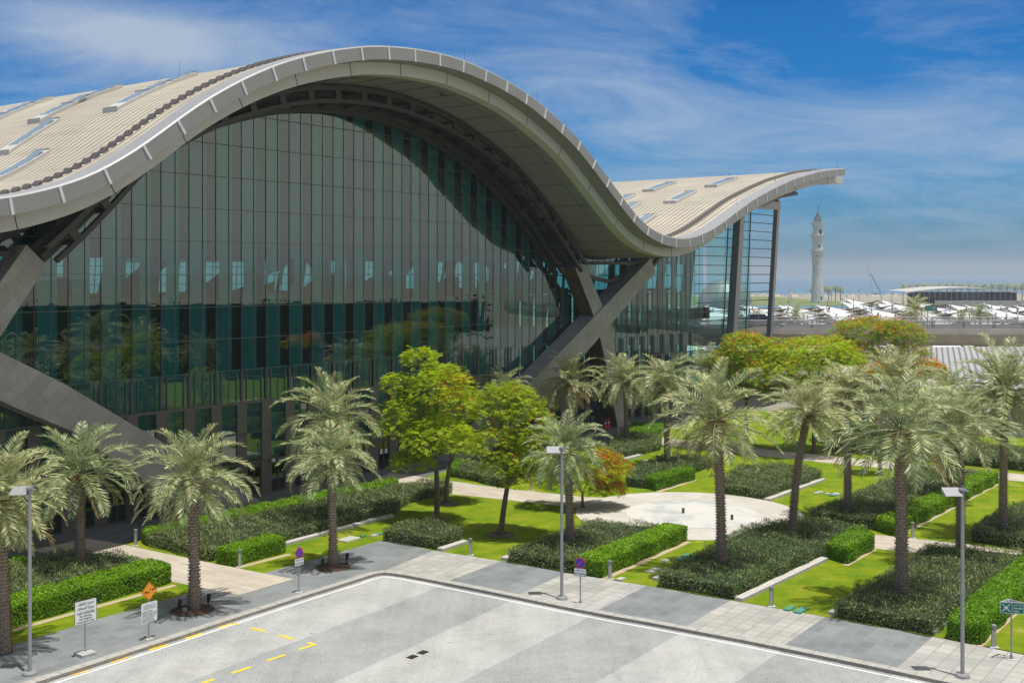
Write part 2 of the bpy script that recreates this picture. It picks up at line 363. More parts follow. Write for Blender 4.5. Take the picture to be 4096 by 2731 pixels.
tag(mb.build('shore_rocks', [M_rock]), 'pale rocks heaped along the far shore', 'rocks', kind='stuff')
KF = [(-400, 2901), (-100, 2806), (200, 2710), (612, 2578), (900, 2484), (1206, 2386), (1401, 2325.8), (1470, 2303), (1500.8, 2294), (1531, 2289), (1565, 2291), (1620, 2299), (1700, 2314), (1880, 2349), (2058, 2385), (2243, 2423), (2458, 2464), (2600, 2489), (2959, 2556), (3296, 2624), (3578, 2682), (4096, 2793), (4600, 2905)]
KW = [G(u, v).xy for u, v in KF]
def offs(P, d):
    out = []
    for i, p in enumerate(P):
        a = P[max(i-1, 0)]; b = P[min(i+1, len(P)-1)]; tdir = (b-a).normalized(); n = Vector((tdir.y, -tdir.x)); out.append(p+n*d)
    return out                                       # positive d: towards the road (camera side)
def ribbon(name, A, B, z, mats, kind='structure', zb=None):
    mb = MB(); mb.quads([[(p.x, p.y, z) for p in A], [(p.x, p.y, z if zb is None else zb) for p in B]]); o = mb.build(name, mats); return o
KI = offs(KW, -.42)
mb = MB()
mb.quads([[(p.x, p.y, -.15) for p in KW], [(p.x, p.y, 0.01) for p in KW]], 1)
mb.quads([[(p.x, p.y, 0.01) for p in KW], [(p.x, p.y, 0.012) for p in KI]], 0)
acc = 0
for i in range(len(KW)-1):                           # kerb stone joints
    a, b = KW[i], KW[i+1]; L = (b-a).length; dd = (b-a)/L; nn = Vector((dd.y, -dd.x))
    x = 1.0-acc
    while x < L:
        p = a+dd*x; mb.box((p.x-nn.x*.205, p.y-nn.y*.205, .0), (.012, .425, .029), math.atan2(dd.y, dd.x), 2); x += 1.0
    acc = (L-(x-1.0))
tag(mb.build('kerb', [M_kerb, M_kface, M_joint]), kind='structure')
# band lines: (kerb side point, garden side point)
BL = [((1527, 2285), (1734, 2201)), ((1791.8, 2322.7), (2005, 2243)), ((2076.9, 2375.5), (2265, 2290)), ((2394.5, 2436.7), (2587, 2341)), ((2748.7, 2499.9), (2921, 2399.5)), ((3137, 2578.3), (3300, 2466)), ((3584.4, 2670.1), (3729, 2545)), ((4140, 2790), (4260, 2650))]
BG = [(G(*a).xy, G(*b).xy) for a, b in BL]
def online(P, a, d):                                 # where a band line meets a polyline
    for i in range(len(P)-1):
        p, q = P[i], P[i+1]; e = q-p; den = d.x*e.y-d.y*e.x
        if abs(den) < 1e-9: continue
        s_ = ((p.x-a.x)*d.y-(p.y-a.y)*d.x)/-den if False else (d.x*(a.y-p.y)-d.y*(a.x-p.x))/den
        s_ = (d.x*(a.y-p.y)-d.y*(a.x-p.x))/(d.x*e.y-d.y*e.x)
        if 0 <= s_ <= 1 and (p+e*s_ - a).length < 80: return i, p+e*s_
    return None
mb = MB(); mr = MB()
INN = [G(*p).xy for p in [(1734, 2201), (2005, 2243), (2290, 2289), (2587, 2341), (2921, 2398.5), (3299, 2465), (3728, 2544), (3915, 2578), (4260, 2648)]]
hits = []
for a, b in BG:
    d = (b-a).normalized(); h = online(KI, a, d); h2 = online(KW, a, d); hits.append((h, h2, b, d))
for k in range(len(BG)-1):
    (h, h2, b, d), (g, g2, b2, d2) = hits[k], hits[k+1]
    if h is None or g is None: print('MISS', k); continue
    poly = [h[1]] + KI[h[0]+1:g[0]+1] + [g[1], b2, b]
    ang = math.atan2(d.x, d.y); f0 = len(mb.f)
    mb.prism(poly, .004, .004, 0 if k % 2 == 0 else 1)
    ca, sa = math.cos(ang), math.sin(ang)
    for fi in range(f0, len(mb.f)): mb.uv[fi] = [((mb.v[i][0]-b.x)*sa+(mb.v[i][1]-b.y)*ca, (mb.v[i][0]-b.x)*ca-(mb.v[i][1]-b.y)*sa) for i in mb.f[fi]]
    far1 = h2[1]-d*26; far2 = g2[1]-d2*26
    poly = [h2[1]] + KW[h2[0]+1:g2[0]+1] + [g2[1], far2, far1]; f0 = len(mr.f)
    mr.prism(poly, -.135, -.135, 0 if k % 2 == 0 else 1)
    for fi in range(f0, len(mr.f)): mr.uv[fi] = [((mr.v[i][0]-b.x)*sa+(mr.v[i][1]-b.y)*ca, (mr.v[i][0]-b.x)*ca-(mr.v[i][1]-b.y)*sa) for i in mr.f[fi]]
h, h2, b, d = hits[0]; ca, sa = math.cos(ANG), math.sin(ANG)
poly = KI[:h[0]+1] + [h[1], b] + gp([(1640, 2180), (1529, 2160), (1068, 2287.5), (819, 2351), (755.7, 2371.7), (382.6, 2477), (115, 2559), (-400, 2705)])
f0 = len(mb.f); mb.prism(poly, .004, .004, 1)
for fi in range(f0, len(mb.f)): mb.uv[fi] = [(mb.v[i][0]*sa+mb.v[i][1]*ca, mb.v[i][0]*ca-mb.v[i][1]*sa) for i in mb.f[fi]]
poly = KW[:h2[0]+1] + [h2[1], h2[1]-d*26, Vector((-25, 25))]; f0 = len(mr.f)
mr.prism(poly, -.135, -.135, 2)
for fi in range(f0, len(mr.f)): mr.uv[fi] = [(mr.v[i][0]*sa+mr.v[i][1]*ca, mr.v[i][0]*ca-mr.v[i][1]*sa) for i in mr.f[fi]]
tag(mb.build('pavement', [M_light, M_dark]), kind='structure')
M_rm = paving('mixed cobble road', (.30, .308, .305), (.375, .382, .375), (.40, .405, .395), .17, .11, .5, .016, stain=((.38, .38, .36), .58), dirt=.3, sc=.35)
tag(mr.build('road', [M_rl, M_rd, M_rm]), kind='structure')
def subpoly(P, a, b): return P[a:b]
wl = MB(); A_, B_ = offs(KW, .25), offs(KW, .35)
st_ = 4
wl.quads([[(p.x, p.y, -.131) for p in A_[:]], [(p.x, p.y, -.131) for p in B_[:]]])
tag(wl.build('white_road_line', [M_white]), kind='structure')
ym = MB()
def dash(a, b, w=.15, m=0, z=-.127):
    a = G(*a, -.13).xy; b = G(*b, -.13).xy; d = (b-a).normalized(); n = Vector((d.y, -d.x))*w/2
    ym.face([(*(a-n), z), (*(b-n), z), (*(b+n), z), (*(a+n), z)], m)
for a, b, m in [((283, 2701), (360, 2678), 1), ((442, 2650), (522, 2624), 1), ((599, 2598), (671.5, 2576), 0), ((742, 2552), (811, 2531), 0), ((872.5, 2510), (931, 2491.5), 0)]: dash(a, b, .16, m)
for a, b in [((931, 2491), (955, 2496)), ((1001, 2509.4), (1061, 2523.6)), ((1114, 2538), (1175.5, 2554)), ((1231, 2568.7), (1263, 2576))]: dash(a, b, .15)
for a, b in [((1261.6, 2575), (1194.6, 2596)), ((1140, 2617), (1068, 2641)), ((1003, 2665.6), (926, 2691)), ((858, 2714), (780, 2740))]: dash(a, b, .15, 0, -.1265)
tag(ym.build('yellow_bay_marking', [M_yellow, M_yworn]), kind='structure')
# lawn: everything behind the pavement
lawn = gp([(-500, 2735), (115, 2559), (382.6, 2477), (755.7, 2371.7), (1068, 2287.5), (1529, 2160), (1640, 2180), (1734, 2201), (2005, 2243), (2290, 2289), (2587, 2341), (2921, 2398.5), (3299, 2465), (3728, 2544), (3915, 2578), (4300, 2655)]) + [Vector((60, 40)), Vector((75, 100)), Vector((70, 125)), Vector((20, 125)), Vector((-40, 60))]
sheet('lawn', [(lawn, 0)], [M_lawn], 0)
fore = gp([(-400, 2420), (60, 2290), (300, 2236), (577, 2150), (1000, 2058), (1400, 1968), (1600, 1931), (1850, 1868), (2080, 1838), (2440, 1768), (2700, 1712)]) + [FW(78, 3.6, 0).xy, FW(78, -1.2, 0).xy, FW(-14, -1.2, 0).xy]
sheet('forecourt_paving', [(fore, 0)], [M_fore], .006)
sheet('cream_path', [(gp([(126, 2199), (350, 2153.6), (478, 2174.6), (900, 2262.6), (1175.5, 2315), (957.4, 2379.3), (685, 2325.8)]), 0)], [M_cream], .011, ang=ANG+PI/2)
C0 = Vector((11.1, 71.3)); circ = [C0+Vector((math.cos(a), math.sin(a)))*7.1 for a in np.linspace(0, 2*PI, 73)[:-1]]
sheet('plaza_path', [(gp([(1497, 1922), (1560, 1890), (1862, 1931), (2013, 1953), (2350, 1988), (2600, 1995), (2500, 2080), (2300, 2032), (2240, 2023), (1815, 1976)]), 0),
    (gp([(3120, 2083), (3200, 2092), (3502, 2138), (3789, 2167), (4096, 2205), (4500, 2250), (4500, 2318), (4096, 2262), (3693, 2215), (3490, 2192), (3120, 2140)]), 0),
    (gp([(2600, 1745), (3232, 1815), (4096, 1897), (4500, 1935), (4500, 1968), (4096, 1926), (3232, 1843), (2600, 1773)]), 0)], [M_cream], .011, ang=ANG+PI/2)
sheet('round_plaza', [(circ, 0)], [M_plaza], .016)
M_disc, t, b = nt('basin stone'); p = world_pos(t)
c = ramp(t, noise(t, .35, 8, p, .6), [(.35, (.55, .535, .49)), (.5, (.52, .51, .48)), (.60, (.38, .40, .395)), (.75, (.34, .36, .36))])
t.links.new(c, b.inputs['Base Color']); b.inputs['Roughness'].default_value = .7
mb = MB(); c1 = Vector((11.3, 71.4)); mb.prism([c1+Vector((math.cos(a), math.sin(a)))*4.15 for a in np.linspace(0, 2*PI, 73)[:-1]], .02, .02, 0)
mb.quads([[(c1.x+math.cos(a)*r, c1.y+math.sin(a)*r, .024) for a in np.linspace(0, 2*PI, 73)] for r in (4.15, 4.22)], 1)
tag(mb.build('plaza_basin_floor', [M_disc, M_wallstone]), kind='structure')
for k, (u, v, lb) in enumerate([(2733, 2052, 'short dark metal stub in the pale basin, the farther and left one'), (2928, 2079, 'short dark metal stub in the pale basin, the nearer and right one')]):
    mb = MB(); mb.lathe([(.085, 0), (.085, .24), (.095, .245), (.095, .30), (.07, .31)], 14); o = mb.build('metal_stub', [M_steel], smooth=False)
    o.location = G(u, v)+Vector((0, 0, .02)); tag(o, lb, 'pipe stub', 'stubs on the round plaza')
def strip_wall(P, Q, h=.16, w=.42):
    a, b = G(*P).xy, G(*Q).xy; d = (b-a).normalized(); n = Vector((-d.y, d.x))*w
    return [a, b, b+n, a+n]
lowwalls = [((2970.7, 2406), (3313, 2241), 'long stone edging wall in front of the nearest long dark shrub bed'), ((1772.7, 2205), (1874, 2172), 'short stone edging wall right of the small shrub bed by the bollard'), ((1139, 2184), (1577, 2066), 'stone edging wall between the long left shrub bed and the lawn strip'), ((3080, 2004), (3304, 1921), 'stone edging wall right of the shrub bed behind the round plaza'), ((2469, 1850), (2571, 1824), 'stone edging wall beside the far lawn corner behind the flame tree'), ((2640, 2325), (2700, 2293), 'stub of stone edging left of the nearest long shrub bed'), ((3350, 2465), (3600, 2305), 'stone edging wall left of the biggest palm'), ((2030, 2243), (2075, 2225), 'stub of stone edging left of the centre shrub bed'), ((3742, 2540), (3800, 2490), 'stub of stone edging between dark bed and bright hedge at right')]
for P, Q, lb in lowwalls:
    mb = MB(); mb.prism(strip_wall(P, Q), -.1, .15); tag(mb.build('edging_wall', [M_wallstone]), lb, 'low wall', 'stone edging walls in the garden')
# soil margins beside hedges
soil = MB()
def soilstrip(P, Q, w=.35):
    a, b = G(*P).xy, G(*Q).xy; d = (b-a).normalized(); n = Vector((-d.y, d.x))*w; soil.prism([a, b, b+n, a+n], .007, .007)
for P, Q in [((2425, 2318), (2765, 2168)), ((3930, 2585), (4110, 2420)), ((3395, 2262), (3510, 2196)), ((690, 2337), (0, 2528)), ((3650, 2122), (4000, 1936)), ((1150, 2214), (940, 2268)), ((2640, 1968), (2790, 1920))]: soilstrip(P, Q)
tag(soil.build('soil_margin', [M_sand]), kind='structure')
# ------------------------------------------------------------------ hedges and shrub beds
def inpoly(P, x, y):
    c = np.zeros(len(x), bool); n = len(P)
    for i in range(n):
        a, b = P[i], P[i-1]
        c ^= ((a.y > y) != (b.y > y)) & (x < (b.x-a.x)*(y-a.y)/((b.y-a.y) or 1e-9)+a.x)
    return c
def bed(name, pts, h, label, kindm='shrub', dens=260, wob=.13, group=None):
    P = [p if isinstance(p, Vector) else G(*p).xy for p in pts]
    n = len(P); area = abs(sum(P[i-1].x*P[i].y-P[i].x*P[i-1].y for i in range(n)))/2
    xs = [p.x for p in P]; ys = [p.y for p in P]
    bx = (max(xs)-min(xs))*(max(ys)-min(ys)); cen = Vector((sum(xs)/n, sum(ys)/n))
    k = int(dens*bx); x = R.uniform(min(xs), max(xs), k); y = R.uniform(min(ys), max(ys), k); m = inpoly(P, x, y); x, y = x[m], y[m]
    seed = (xs[0]*.37) % 7
    hz = h + 1.25*wob*(np.sin(x*1.9+seed)*np.cos(y*1.6+seed*2)+.6*np.sin(x*4.1+y*3.3+seed)) 
    z = hz + R.uniform(-.14, .05, len(x)) if kindm == 'shrub' else hz*1.0 + R.uniform(-.10, .03, len(x))
    pts3 = [np.stack([x, y, z], 1)]; nr = [np.tile([0, 0, 1.], (len(x), 1))]
    ccw = sum(P[i-1].x*P[i].y-P[i].x*P[i-1].y for i in range(n)) > 0
    for i in range(n):
        a, b = P[i-1], P[i]; e = b-a; L = e.length
        if L < .05: continue
        no = Vector((e.y, -e.x))/L
        if not ccw: no = -no
        q = int(L*h*dens*1.5); s_ = R.uniform(0, 1, q); zz_ = R.uniform(0.02, h, q)
        ou = R.uniform(-.05, .07, q)+.06*np.sin(s_*L*2.3+seed)
        pts3.append(np.stack([a.x+e.x*s_+no.x*ou, a.y+e.y*s_+no.y*ou, zz_], 1)); nr.append(np.tile([no.x, no.y, .25], (q, 1)))
    C = np.concatenate(pts3); Nn = np.concatenate(nr)
    q = len(C)
    up_ = (Nn[:, 2] > .9) & (R.uniform(size=q) < .05); C[:, 2] += np.where(up_, R.uniform(.03, .22 if kindm == 'shrub' else .10, q), 0)
    if kindm == 'shrub':
        d = unit(Nn*.75+R.normal(size=(q, 3))*.65+np.array([0, 0, .35])); L = R.uniform(.05, .095, q)[:, None]; W = .016
        C = C+d*L*.6
    else:
        d = unit(np.cross(Nn+R.normal(size=(q, 3))*.5, rdir(q))); L = R.uniform(.028, .05, q)[:, None]; W = .028
    nn = unit(Nn+R.normal(size=(q, 3))*.6); bb = unit(np.cross(d, nn))*(W*R.uniform(.8, 1.4, q)[:, None])
    root = empty(name, (cen.x, cen.y, 0), label, 'hedge' if kindm != 'shrub' else 'shrub bed', group)
    C = C-np.array([cen.x, cen.y, 0])
    leaves(C, d*L, bb, 'foliage', M_shrub if kindm == 'shrub' else M_hedge, parent=root)
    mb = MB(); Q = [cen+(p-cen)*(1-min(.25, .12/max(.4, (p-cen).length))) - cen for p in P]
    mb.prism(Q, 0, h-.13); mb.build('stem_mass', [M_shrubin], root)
    # a few sprigs standing proud of the top
    return root
gs, gh = 'dark green shrub beds in the garden', 'clipped bright green hedges in the garden'
bed('shrub_bed', [(2632, 2346), (2926, 2398), (3309, 2222), (3340, 2207), (3465, 2150), (3330, 2128), (3215, 2110), (3130, 2122), (2990, 2153)], .7, 'large dark shrub bed in front of the round plaza, around two palm trunks', group=gs)
bed('clipped_hedge', [(3311, 2230), (3387, 2255), (3495, 2193), (3420, 2158)], .82, 'short box-shaped bright hedge at the right end of the large shrub bed', 'hedge', 900, .03, gh)
bed('shrub_bed', [(3345, 2472), (3728, 2544), (3765, 2512), (4125, 2255), (4080, 2262), (3800, 2230), (3720, 2226), (3600, 2310), (3480, 2385)], .72, 'dark shrub bed around the biggest palm at right', group=gs)
bed('clipped_hedge', [(3790, 2552), (3915, 2578), (4100, 2412), (4330, 2215), (4160, 2232), (3960, 2392)], .85, 'long bright hedge at the right edge behind the last lamp post', 'hedge', 800, .03, gh)
bed('shrub_bed', [(1531, 2163), (1748, 2198), (1850, 2160), (1790, 2142), (1640, 2118)], .68, 'small greyish shrub bed at the corner of the pavement', group=gs)
bed('clipped_hedge', [(2300, 2289), (2405, 2309), (2600, 2226), (2747, 2161), (2665, 2146), (2500, 2210)], .82, 'long bright hedge behind the centre no parking sign', 'hedge', 900, .03, gh)
bed('shrub_bed', [(2033, 2248), (2292, 2288), (2490, 2212), (2655, 2150), (2600, 2140), (2480, 2136), (2390, 2118), (2200, 2185)], .68, 'dark shrub bed around the centre palm behind the lamp post', group=gs)
bed('shrub_bed', [(590, 2180), (834, 2245), (1075, 2192), (1400, 2100), (1577, 2058), (1628, 2014), (1735, 1988), (1803, 1974), (1788, 1951), (1600, 1970), (1400, 2012), (1000, 2100)], .68, 'very long dark shrub bed beside the glass hall forecourt', group=gs)
bed('clipped_hedge', [(869, 2251), (934, 2265), (1137, 2209), (1072, 2192)], .82, 'bright hedge block behind the left round no parking sign', 'hedge', 900, .03, gh)
bed('clipped_hedge', [(572, 2163), (590, 2180), (1000, 2098), (1400, 2010), (1590, 1968), (1580, 1948), (1000, 2068)], .72, 'thin bright hedge along the hall side of the long left bed', 'hedge', 700, .06, gh)
bed('clipped_hedge', [(-120, 2552), (684, 2330), (600, 2304), (-120, 2500)], .9, 'long bright hedge behind the two parking notice boards', 'hedge', 900, .03, gh)
bed('shrub_bed', [(-120, 2496), (600, 2302), (480, 2272), (300, 2244), (130, 2292), (-120, 2350)], .72, 'dark shrub bed around the left palm trunk behind the long hedge', group=gs)
bed('clipped_hedge', [(-120, 2350), (130, 2292), (70, 2275), (-120, 2325)], .72, 'bright hedge strip at the left edge beside the forecourt', 'hedge', 600, .04, gh)
bed('shrub_bed', [(3240, 2082), (3500, 2121), (3930, 1922), (3720, 1897), (3500, 1975)], .7, 'dark shrub bed across the path behind the biggest palm', group=gs)
bed('clipped_hedge', [(3507, 2121), (3573, 2144), (3640, 2115), (3992, 1933), (3935, 1922)], .82, 'long bright hedge running away to the right behind the biggest palm', 'hedge', 700, .03, gh)
bed('shrub_bed', [(2868, 1970), (3059, 1998), (3285, 1918), (3170, 1888), (2960, 1893)], .7, 'shrub bed touching the far right rim of the round plaza', group=gs)
bed('clipped_hedge', [(2578, 1952), (2622, 1963), (2780, 1918), (2735, 1902)], .85, 'bright hedge block just behind the round plaza', 'hedge', 700, .05, gh)
bed('shrub_bed', [(2505, 1946), (2575, 1953), (2730, 1902), (2850, 1868), (2760, 1850), (2650, 1855), (2520, 1908)], .7, 'shrub bed behind the bright block at the back of the round plaza', group=gs)
bed('shrub_bed', [(2440, 1792), (2463, 1842), (2640, 1800), (2640, 1765), (2460, 1768)], .7, 'shrub bed near the base of the crossed braces', group=gs)
bed('clipped_hedge', [(2515, 1760), (2620, 1757), (2680, 1725), (2530, 1722)], .8, 'small bright hedge beside the base of the crossed braces', 'hedge', 500, .05, gh)
bed('shrub_bed', [(1825, 1908), (2013, 1951), (2090, 1925), (1870, 1872)], .7, 'shrub bed behind the trees beside the hall doors', group=gs)
bed('clipped_hedge', [(1790, 1905), (1823, 1910), (1868, 1872), (1835, 1865)], .7, 'small bright hedge behind the trunks of the flame trees', 'hedge', 500, .05, gh)
bed('shrub_bed', [(3885, 2165), (4150, 2210), (4300, 2110), (4110, 2050), (3990, 2090)], .75, 'dark shrub bed at the right edge around a palm trunk', group=gs)
bed('shrub_bed', [(3300, 1800), (3700, 1845), (4150, 1890), (4200, 1840), (3900, 1800), (3500, 1755)], .8, 'dark shrub bed along the far path at the back right', group=gs)
bed('clipped_hedge', [(3330, 1770), (3420, 1775), (3500, 1735), (3400, 1728)], 1.1, 'bright hedge behind the far path at the back of the garden', 'hedge', 400, .05, gh)
# ------------------------------------------------------------------ palms
def frond(c, az, el, L, droop, nl=44, dry=0):
    """returns leaflet centres/axes of one arching frond"""
    ca, sa = math.cos(az), math.sin(az); pts = []; x = z = 0.; e = el; ds = L/14
    side = rnd.uniform(-.12, .12)
    P = [np.array(c)]
    T = []
    for i in range(14):
        T.append(e); x += math.cos(e)*ds; z += math.sin(e)*ds; e -= droop*(i/14+.35)/7
        a2 = az+side*i/14; P.append(np.array([c[0]+math.cos(a2)*x, c[1]+math.sin(a2)*x, c[2]+z]))
    P = np.array(P); tt = np.linspace(.13, .985, nl); C = []; A = []; B = []
    for sgn in (-1, 1):
        idx = tt*14; i0 = np.minimum(idx.astype(int), 13); f = (idx-i0)[:, None]; pos = P[i0]*(1-f)+P[i0+1]*f
        tan = unit(P[i0+1]-P[i0]); sd = unit(np.cross(tan, np.array([0, 0, 1.]) + 1e-3)); up = np.cross(sd, tan)
        ln = (.62*np.sin(PI*np.clip(tt*.86+.10, 0, 1))**.7+.10)[:, None]*(L/3.4)
        dr = unit(tan*(.62+.5*tt[:, None]) + sd*sgn*1.0 + up*(.38+R.uniform(-.35, .25, (nl, 1))) - np.array([0, 0, .22])*R.uniform(.2, 1.4, (nl, 1)))
        C.append(pos+dr*ln*.5); A.append(dr*ln*.5); B.append(unit(np.cross(dr, up+R.normal(size=(nl, 3))*.4))*.024)
    return P, np.concatenate(C), np.concatenate(A), np.concatenate(B)
def crown_mesh(L, nf, up=0):
    C = []; A = []; B = []; MI = []; rach = MB(); k = 0
    for i in range(nf):
        q = i/(nf-1)
        el = math.radians(82-q*122+rnd.uniform(-9, 9)); az = i*2.39996+rnd.uniform(-.2, .2)
        ll = L*(.60+.38*math.sin(PI*min(1, q*.8+.14)))*rnd.uniform(.86, 1.1); droop = .62+.38*math.sin(PI*min(1, q*1.2))-.35*max(0, q-.6)+rnd.uniform(-.2, .3)
        c = (math.cos(az)*.13, math.sin(az)*.13, .35-q*.65)
        P, c1, a1, b1 = frond(c, az, el, ll, droop)
        dry = (q > .80 and rnd.random() < .45)
        C.append(c1); A.append(a1); B.append(b1); MI.append(np.full(len(c1), 1 if dry else 0))
        rach.tube(P[::2], [.035, .03, .026, .022, .018, .013, .009, .004], 4, cap=False)
    C, A, B, MI = map(np.concatenate, (C, A, B, MI))
    me = leaves(C, A, B, 'crown', None, MI) ; ml = me.data; COL.objects.unlink(me); bpy.data.objects.remove(me)
    ml.materials.append(M_palm); ml.materials.append(M_palmdry)
    rm = rach.mesh('fr'); bm = bmesh.new(); bm.from_mesh(ml)
    bm.from_mesh(rm); bm.to_mesh(ml); bm.free(); bpy.data.meshes.remove(rm)
    return ml
CROWNS = [crown_mesh(3.8, 56), crown_mesh(3.7, 46), crown_mesh(3.95, 62), crown_mesh(3.6, 52), crown_mesh(4.0, 44)]
def date_mesh():
    mb = MB()
    for i in range(9):
        az = i*.7+rnd.uniform(-.2, .2)
        for j in range(14):
            a = az+rnd.uniform(-.28, .28); r = rnd.uniform(.3, .62); l = rnd.uniform(.35, .75)
            p0 = Vector((math.cos(a)*.15, math.sin(a)*.15, .1)); p1 = Vector((math.cos(a)*r, math.sin(a)*r, rnd.uniform(0, .2))); p2 = p1+Vector((rnd.uniform(-.05, .05), rnd.uniform(-.05, .05), -l))
            mb.tube([p0, p1, p2], [.012, .014, .02], 3, cap=False)
    me = mb.mesh('date_cluster'); me.materials.append(M_date); return me
DATES = date_mesh()
def trunk_mesh(h, r0, lean):
    mb = MB(); nr = int(h/.14); seg = 12
    def cx(z): q = z/h; return lean[0]*q*q, lean[1]*q*q
    rr = lambda z: r0*(1.12-.22*min(1, z/(h*.35)))*(1+.22*max(0, (z-h*.86)/(h*.14)))
    mb.quads([[(cx(z)[0]+rr(z)*.9*math.cos(2*PI*j/seg), cx(z)[1]+rr(z)*.9*math.sin(2*PI*j/seg), z) for j in range(seg)] for z in np.linspace(-.1, h, 14)], 1, True)
    ns = 8
    for k in range(nr):
        z = k*.14; x0, y0 = cx(z); r = rr(z)
        for j in range(ns):
            a = 2*PI*(j+.5*(k % 2))/ns+rnd.uniform(-.05, .05); da = PI/ns*1.02; o = rnd.uniform(.85, 1.25)
            def pt(rad, ang, zz_): return (x0+rad*math.cos(ang), y0+rad*math.sin(ang), zz_)
            b0 = pt(r*.9, a, z-.11); l = pt(r*.92, a-da, z+.02); t0 = pt(r*1.0+.075*o, a, z+.095); rgt = pt(r*.92, a+da, z+.02); tl = pt(r*.99+.05*o, a-da*.55, z+.085); tr = pt(r*.99+.05*o, a+da*.55, z+.085); inn = pt(r*.86, a, z+.06)
            mb.face([b0, rgt, tr, t0, tl, l]); mb.face([l, tl, inn], 1); mb.face([tl, t0, inn], 1); mb.face([t0, tr, inn], 1); mb.face([tr, rgt, inn], 1)
    me = mb.mesh('trunk'); me.materials.append(M_trunk); me.materials.append(M_fibre_shade); return me
gpalm = 'date palms planted around the garden'
PALMS = [  # base u,v ; crown centre u,v ; crown scale ; variant ; trunk r ; label
 (15, 2610, -5, 1985, .86, 0, .27, 'date palm at the far left edge of the picture beside the lamp post'),
 (320, 2290, 318, 1885, .95, 1, .25, 'date palm rising from the left shrub bed with dark drooping fronds'),
 (778, 2437, 768, 1912, .80, 2, .25, 'date palm in a round mulch ring behind the towing notice board'),
 (1332, 2262, 1325, 1835, .78, 1, .22, 'date palm in the mulch ring right of the left no parking disc'),
 (1325, 2110, 1328, 1668, .92, 0, .24, 'taller date palm directly behind the one in the right mulch ring'),
 (2015, 1850, 2015, 1560, .80, 2, .22, 'date palm showing only its top behind the crown of the right flame tree'),
 (2280, 1790, 2282, 1528, .95, 0, .23, 'date palm in front of the crossing stone braces'),
 (2506, 1780, 2500, 1525, .90, 1, .22, 'slim date palm right of the leaning brace foot'),
 (2668, 1871, 2662, 1540, .95, 2, .24, 'date palm behind the plaza between the braces and the big centre palm'),
 (2840, 1790, 2830, 1490, .90, 0, .23, 'distant date palm half hidden against the lower glass bay'),
 (2280, 2214, 2268, 1795, .74, 1, .24, 'date palm in the centre shrub bed directly behind the lamp post'),
 (2886, 2300, 2868, 1672, .95, 0, .26, 'large date palm in the large shrub bed in front of the white plaza'),
 (3170, 2174, 3230, 1645, .78, 1, .24, 'slender leaning date palm at the right rim of the plaza'),
 (3391, 2076, 3388, 1585, .85, 2, .25, 'date palm behind the path with a straight pale trunk'),
 (3607, 2428, 3600, 1708, .98, 2, .30, 'biggest date palm, its thick trunk in the right dark shrub bed'),
 (3600, 2090, 3590, 1545, .95, 0, .26, 'tall date palm directly behind the biggest palm'),
 (3843, 2262, 3835, 1700, .90, 1, .24, 'date palm partly hidden by the right lamp post'),
 (4012, 2156, 4020, 1560, 1.0, 0, .25, 'date palm at the right edge with its trunk in a dark bed'),
 (3800, 2010, 3790, 1600, .85, 2, .23, 'date palm in the back row at right between two larger crowns')]
PALMI = 0
for u, v, cu, cv_, sc, var, tr, lb in PALMS:
    b = G(u, v); Y = b.y; hz = HC-(cv_-HV)*Y/F; lx = (cu-u)*Y/F
    root = empty('date_palm', b, lb, 'palm tree', gpalm)
    th = hz-.3
    link('trunk', trunk_mesh(th, tr, (lx, 0)), root)
    c = link('crown', CROWNS[PALMI % 5], root); PALMI += 1; c.location = (lx, 0, hz-.1); c.scale = (sc*rnd.uniform(.97, 1.05), sc*rnd.uniform(.97, 1.05), sc*rnd.uniform(.88, 1.04)); c.rotation_euler = (rnd.uniform(-.08, .08), rnd.uniform(-.08, .08), rnd.uniform(0, 6.28))
    d_ = link('date_cluster', DATES, root); d_.location = (lx, 0, hz-.25); d_.scale = (sc*.9,)*3; d_.rotation_euler = (0, 0, rnd.uniform(0, 6))
# planting rings with mulch and spotlights
for u, v, r, lb in [(770, 2440, .92, 'round mulch ring in the pavement under the palm by the notice boards'), (1330, 2268, .88, 'round mulch ring in the pavement under the second pavement palm')]:
    p = G(u, v); root = empty('planting_ring', p, lb, 'planting ring', 'mulch rings in the pavement')
    mb = MB(); mb.lathe([(r+.05, .0), (r+.05, .03), (r, .03), (r, .02)], 40, cap=False); mb.build('ring_edge', [M_steel], root)
    mb = MB(); mb.lathe([(r, .018), (r*.6, .05), (.1, .09)], 32); mb.build('mulch', [M_mulch], root, True)
SPOT = [(716, 2448, 'dark spotlight left of the first pavement palm'), (832, 2425, 'dark spotlight right of the first pavement palm'), (1288, 2280, 'dark spotlight left of the second pavement palm'), (1386, 2255, 'dark spotlight right of the second pavement palm')]
for u, v, lb in SPOT:
    root = empty('ground_spotlight', G(u, v)+Vector((0, 0, .05)), lb, 'spotlight', 'spotlights at the pavement palms')
    mb = MB(); mb.tube([(0, 0, 0), (0, 0, .22)], .025, 8); mb.box((0, 0, .03), (.14, .14, .05)); mb.build('stand', [M_steel], root)
    mb = MB(); mb.tube([(0, 0, .16), (.03, 0, .30), (.05, 0, .52)], [.055, .085, .085], 12); mb.build('lamp_body', [M_black], root)
for u, v in [(740, 2452)]:
    mb = MB(); mb.box((0, 0, .1), (.16, .13, .16)); mb.box((0, 0, .01), (.06, .06, .08)); mb.box((0, -.067, .1), (.1, .01, .1)); o = mb.build('junction_box', [M_lsteel]); o.location = G(u, v)+Vector((0, 0, .05)); tag(o, 'small grey junction box on the mulch of the first ring', 'junction box')
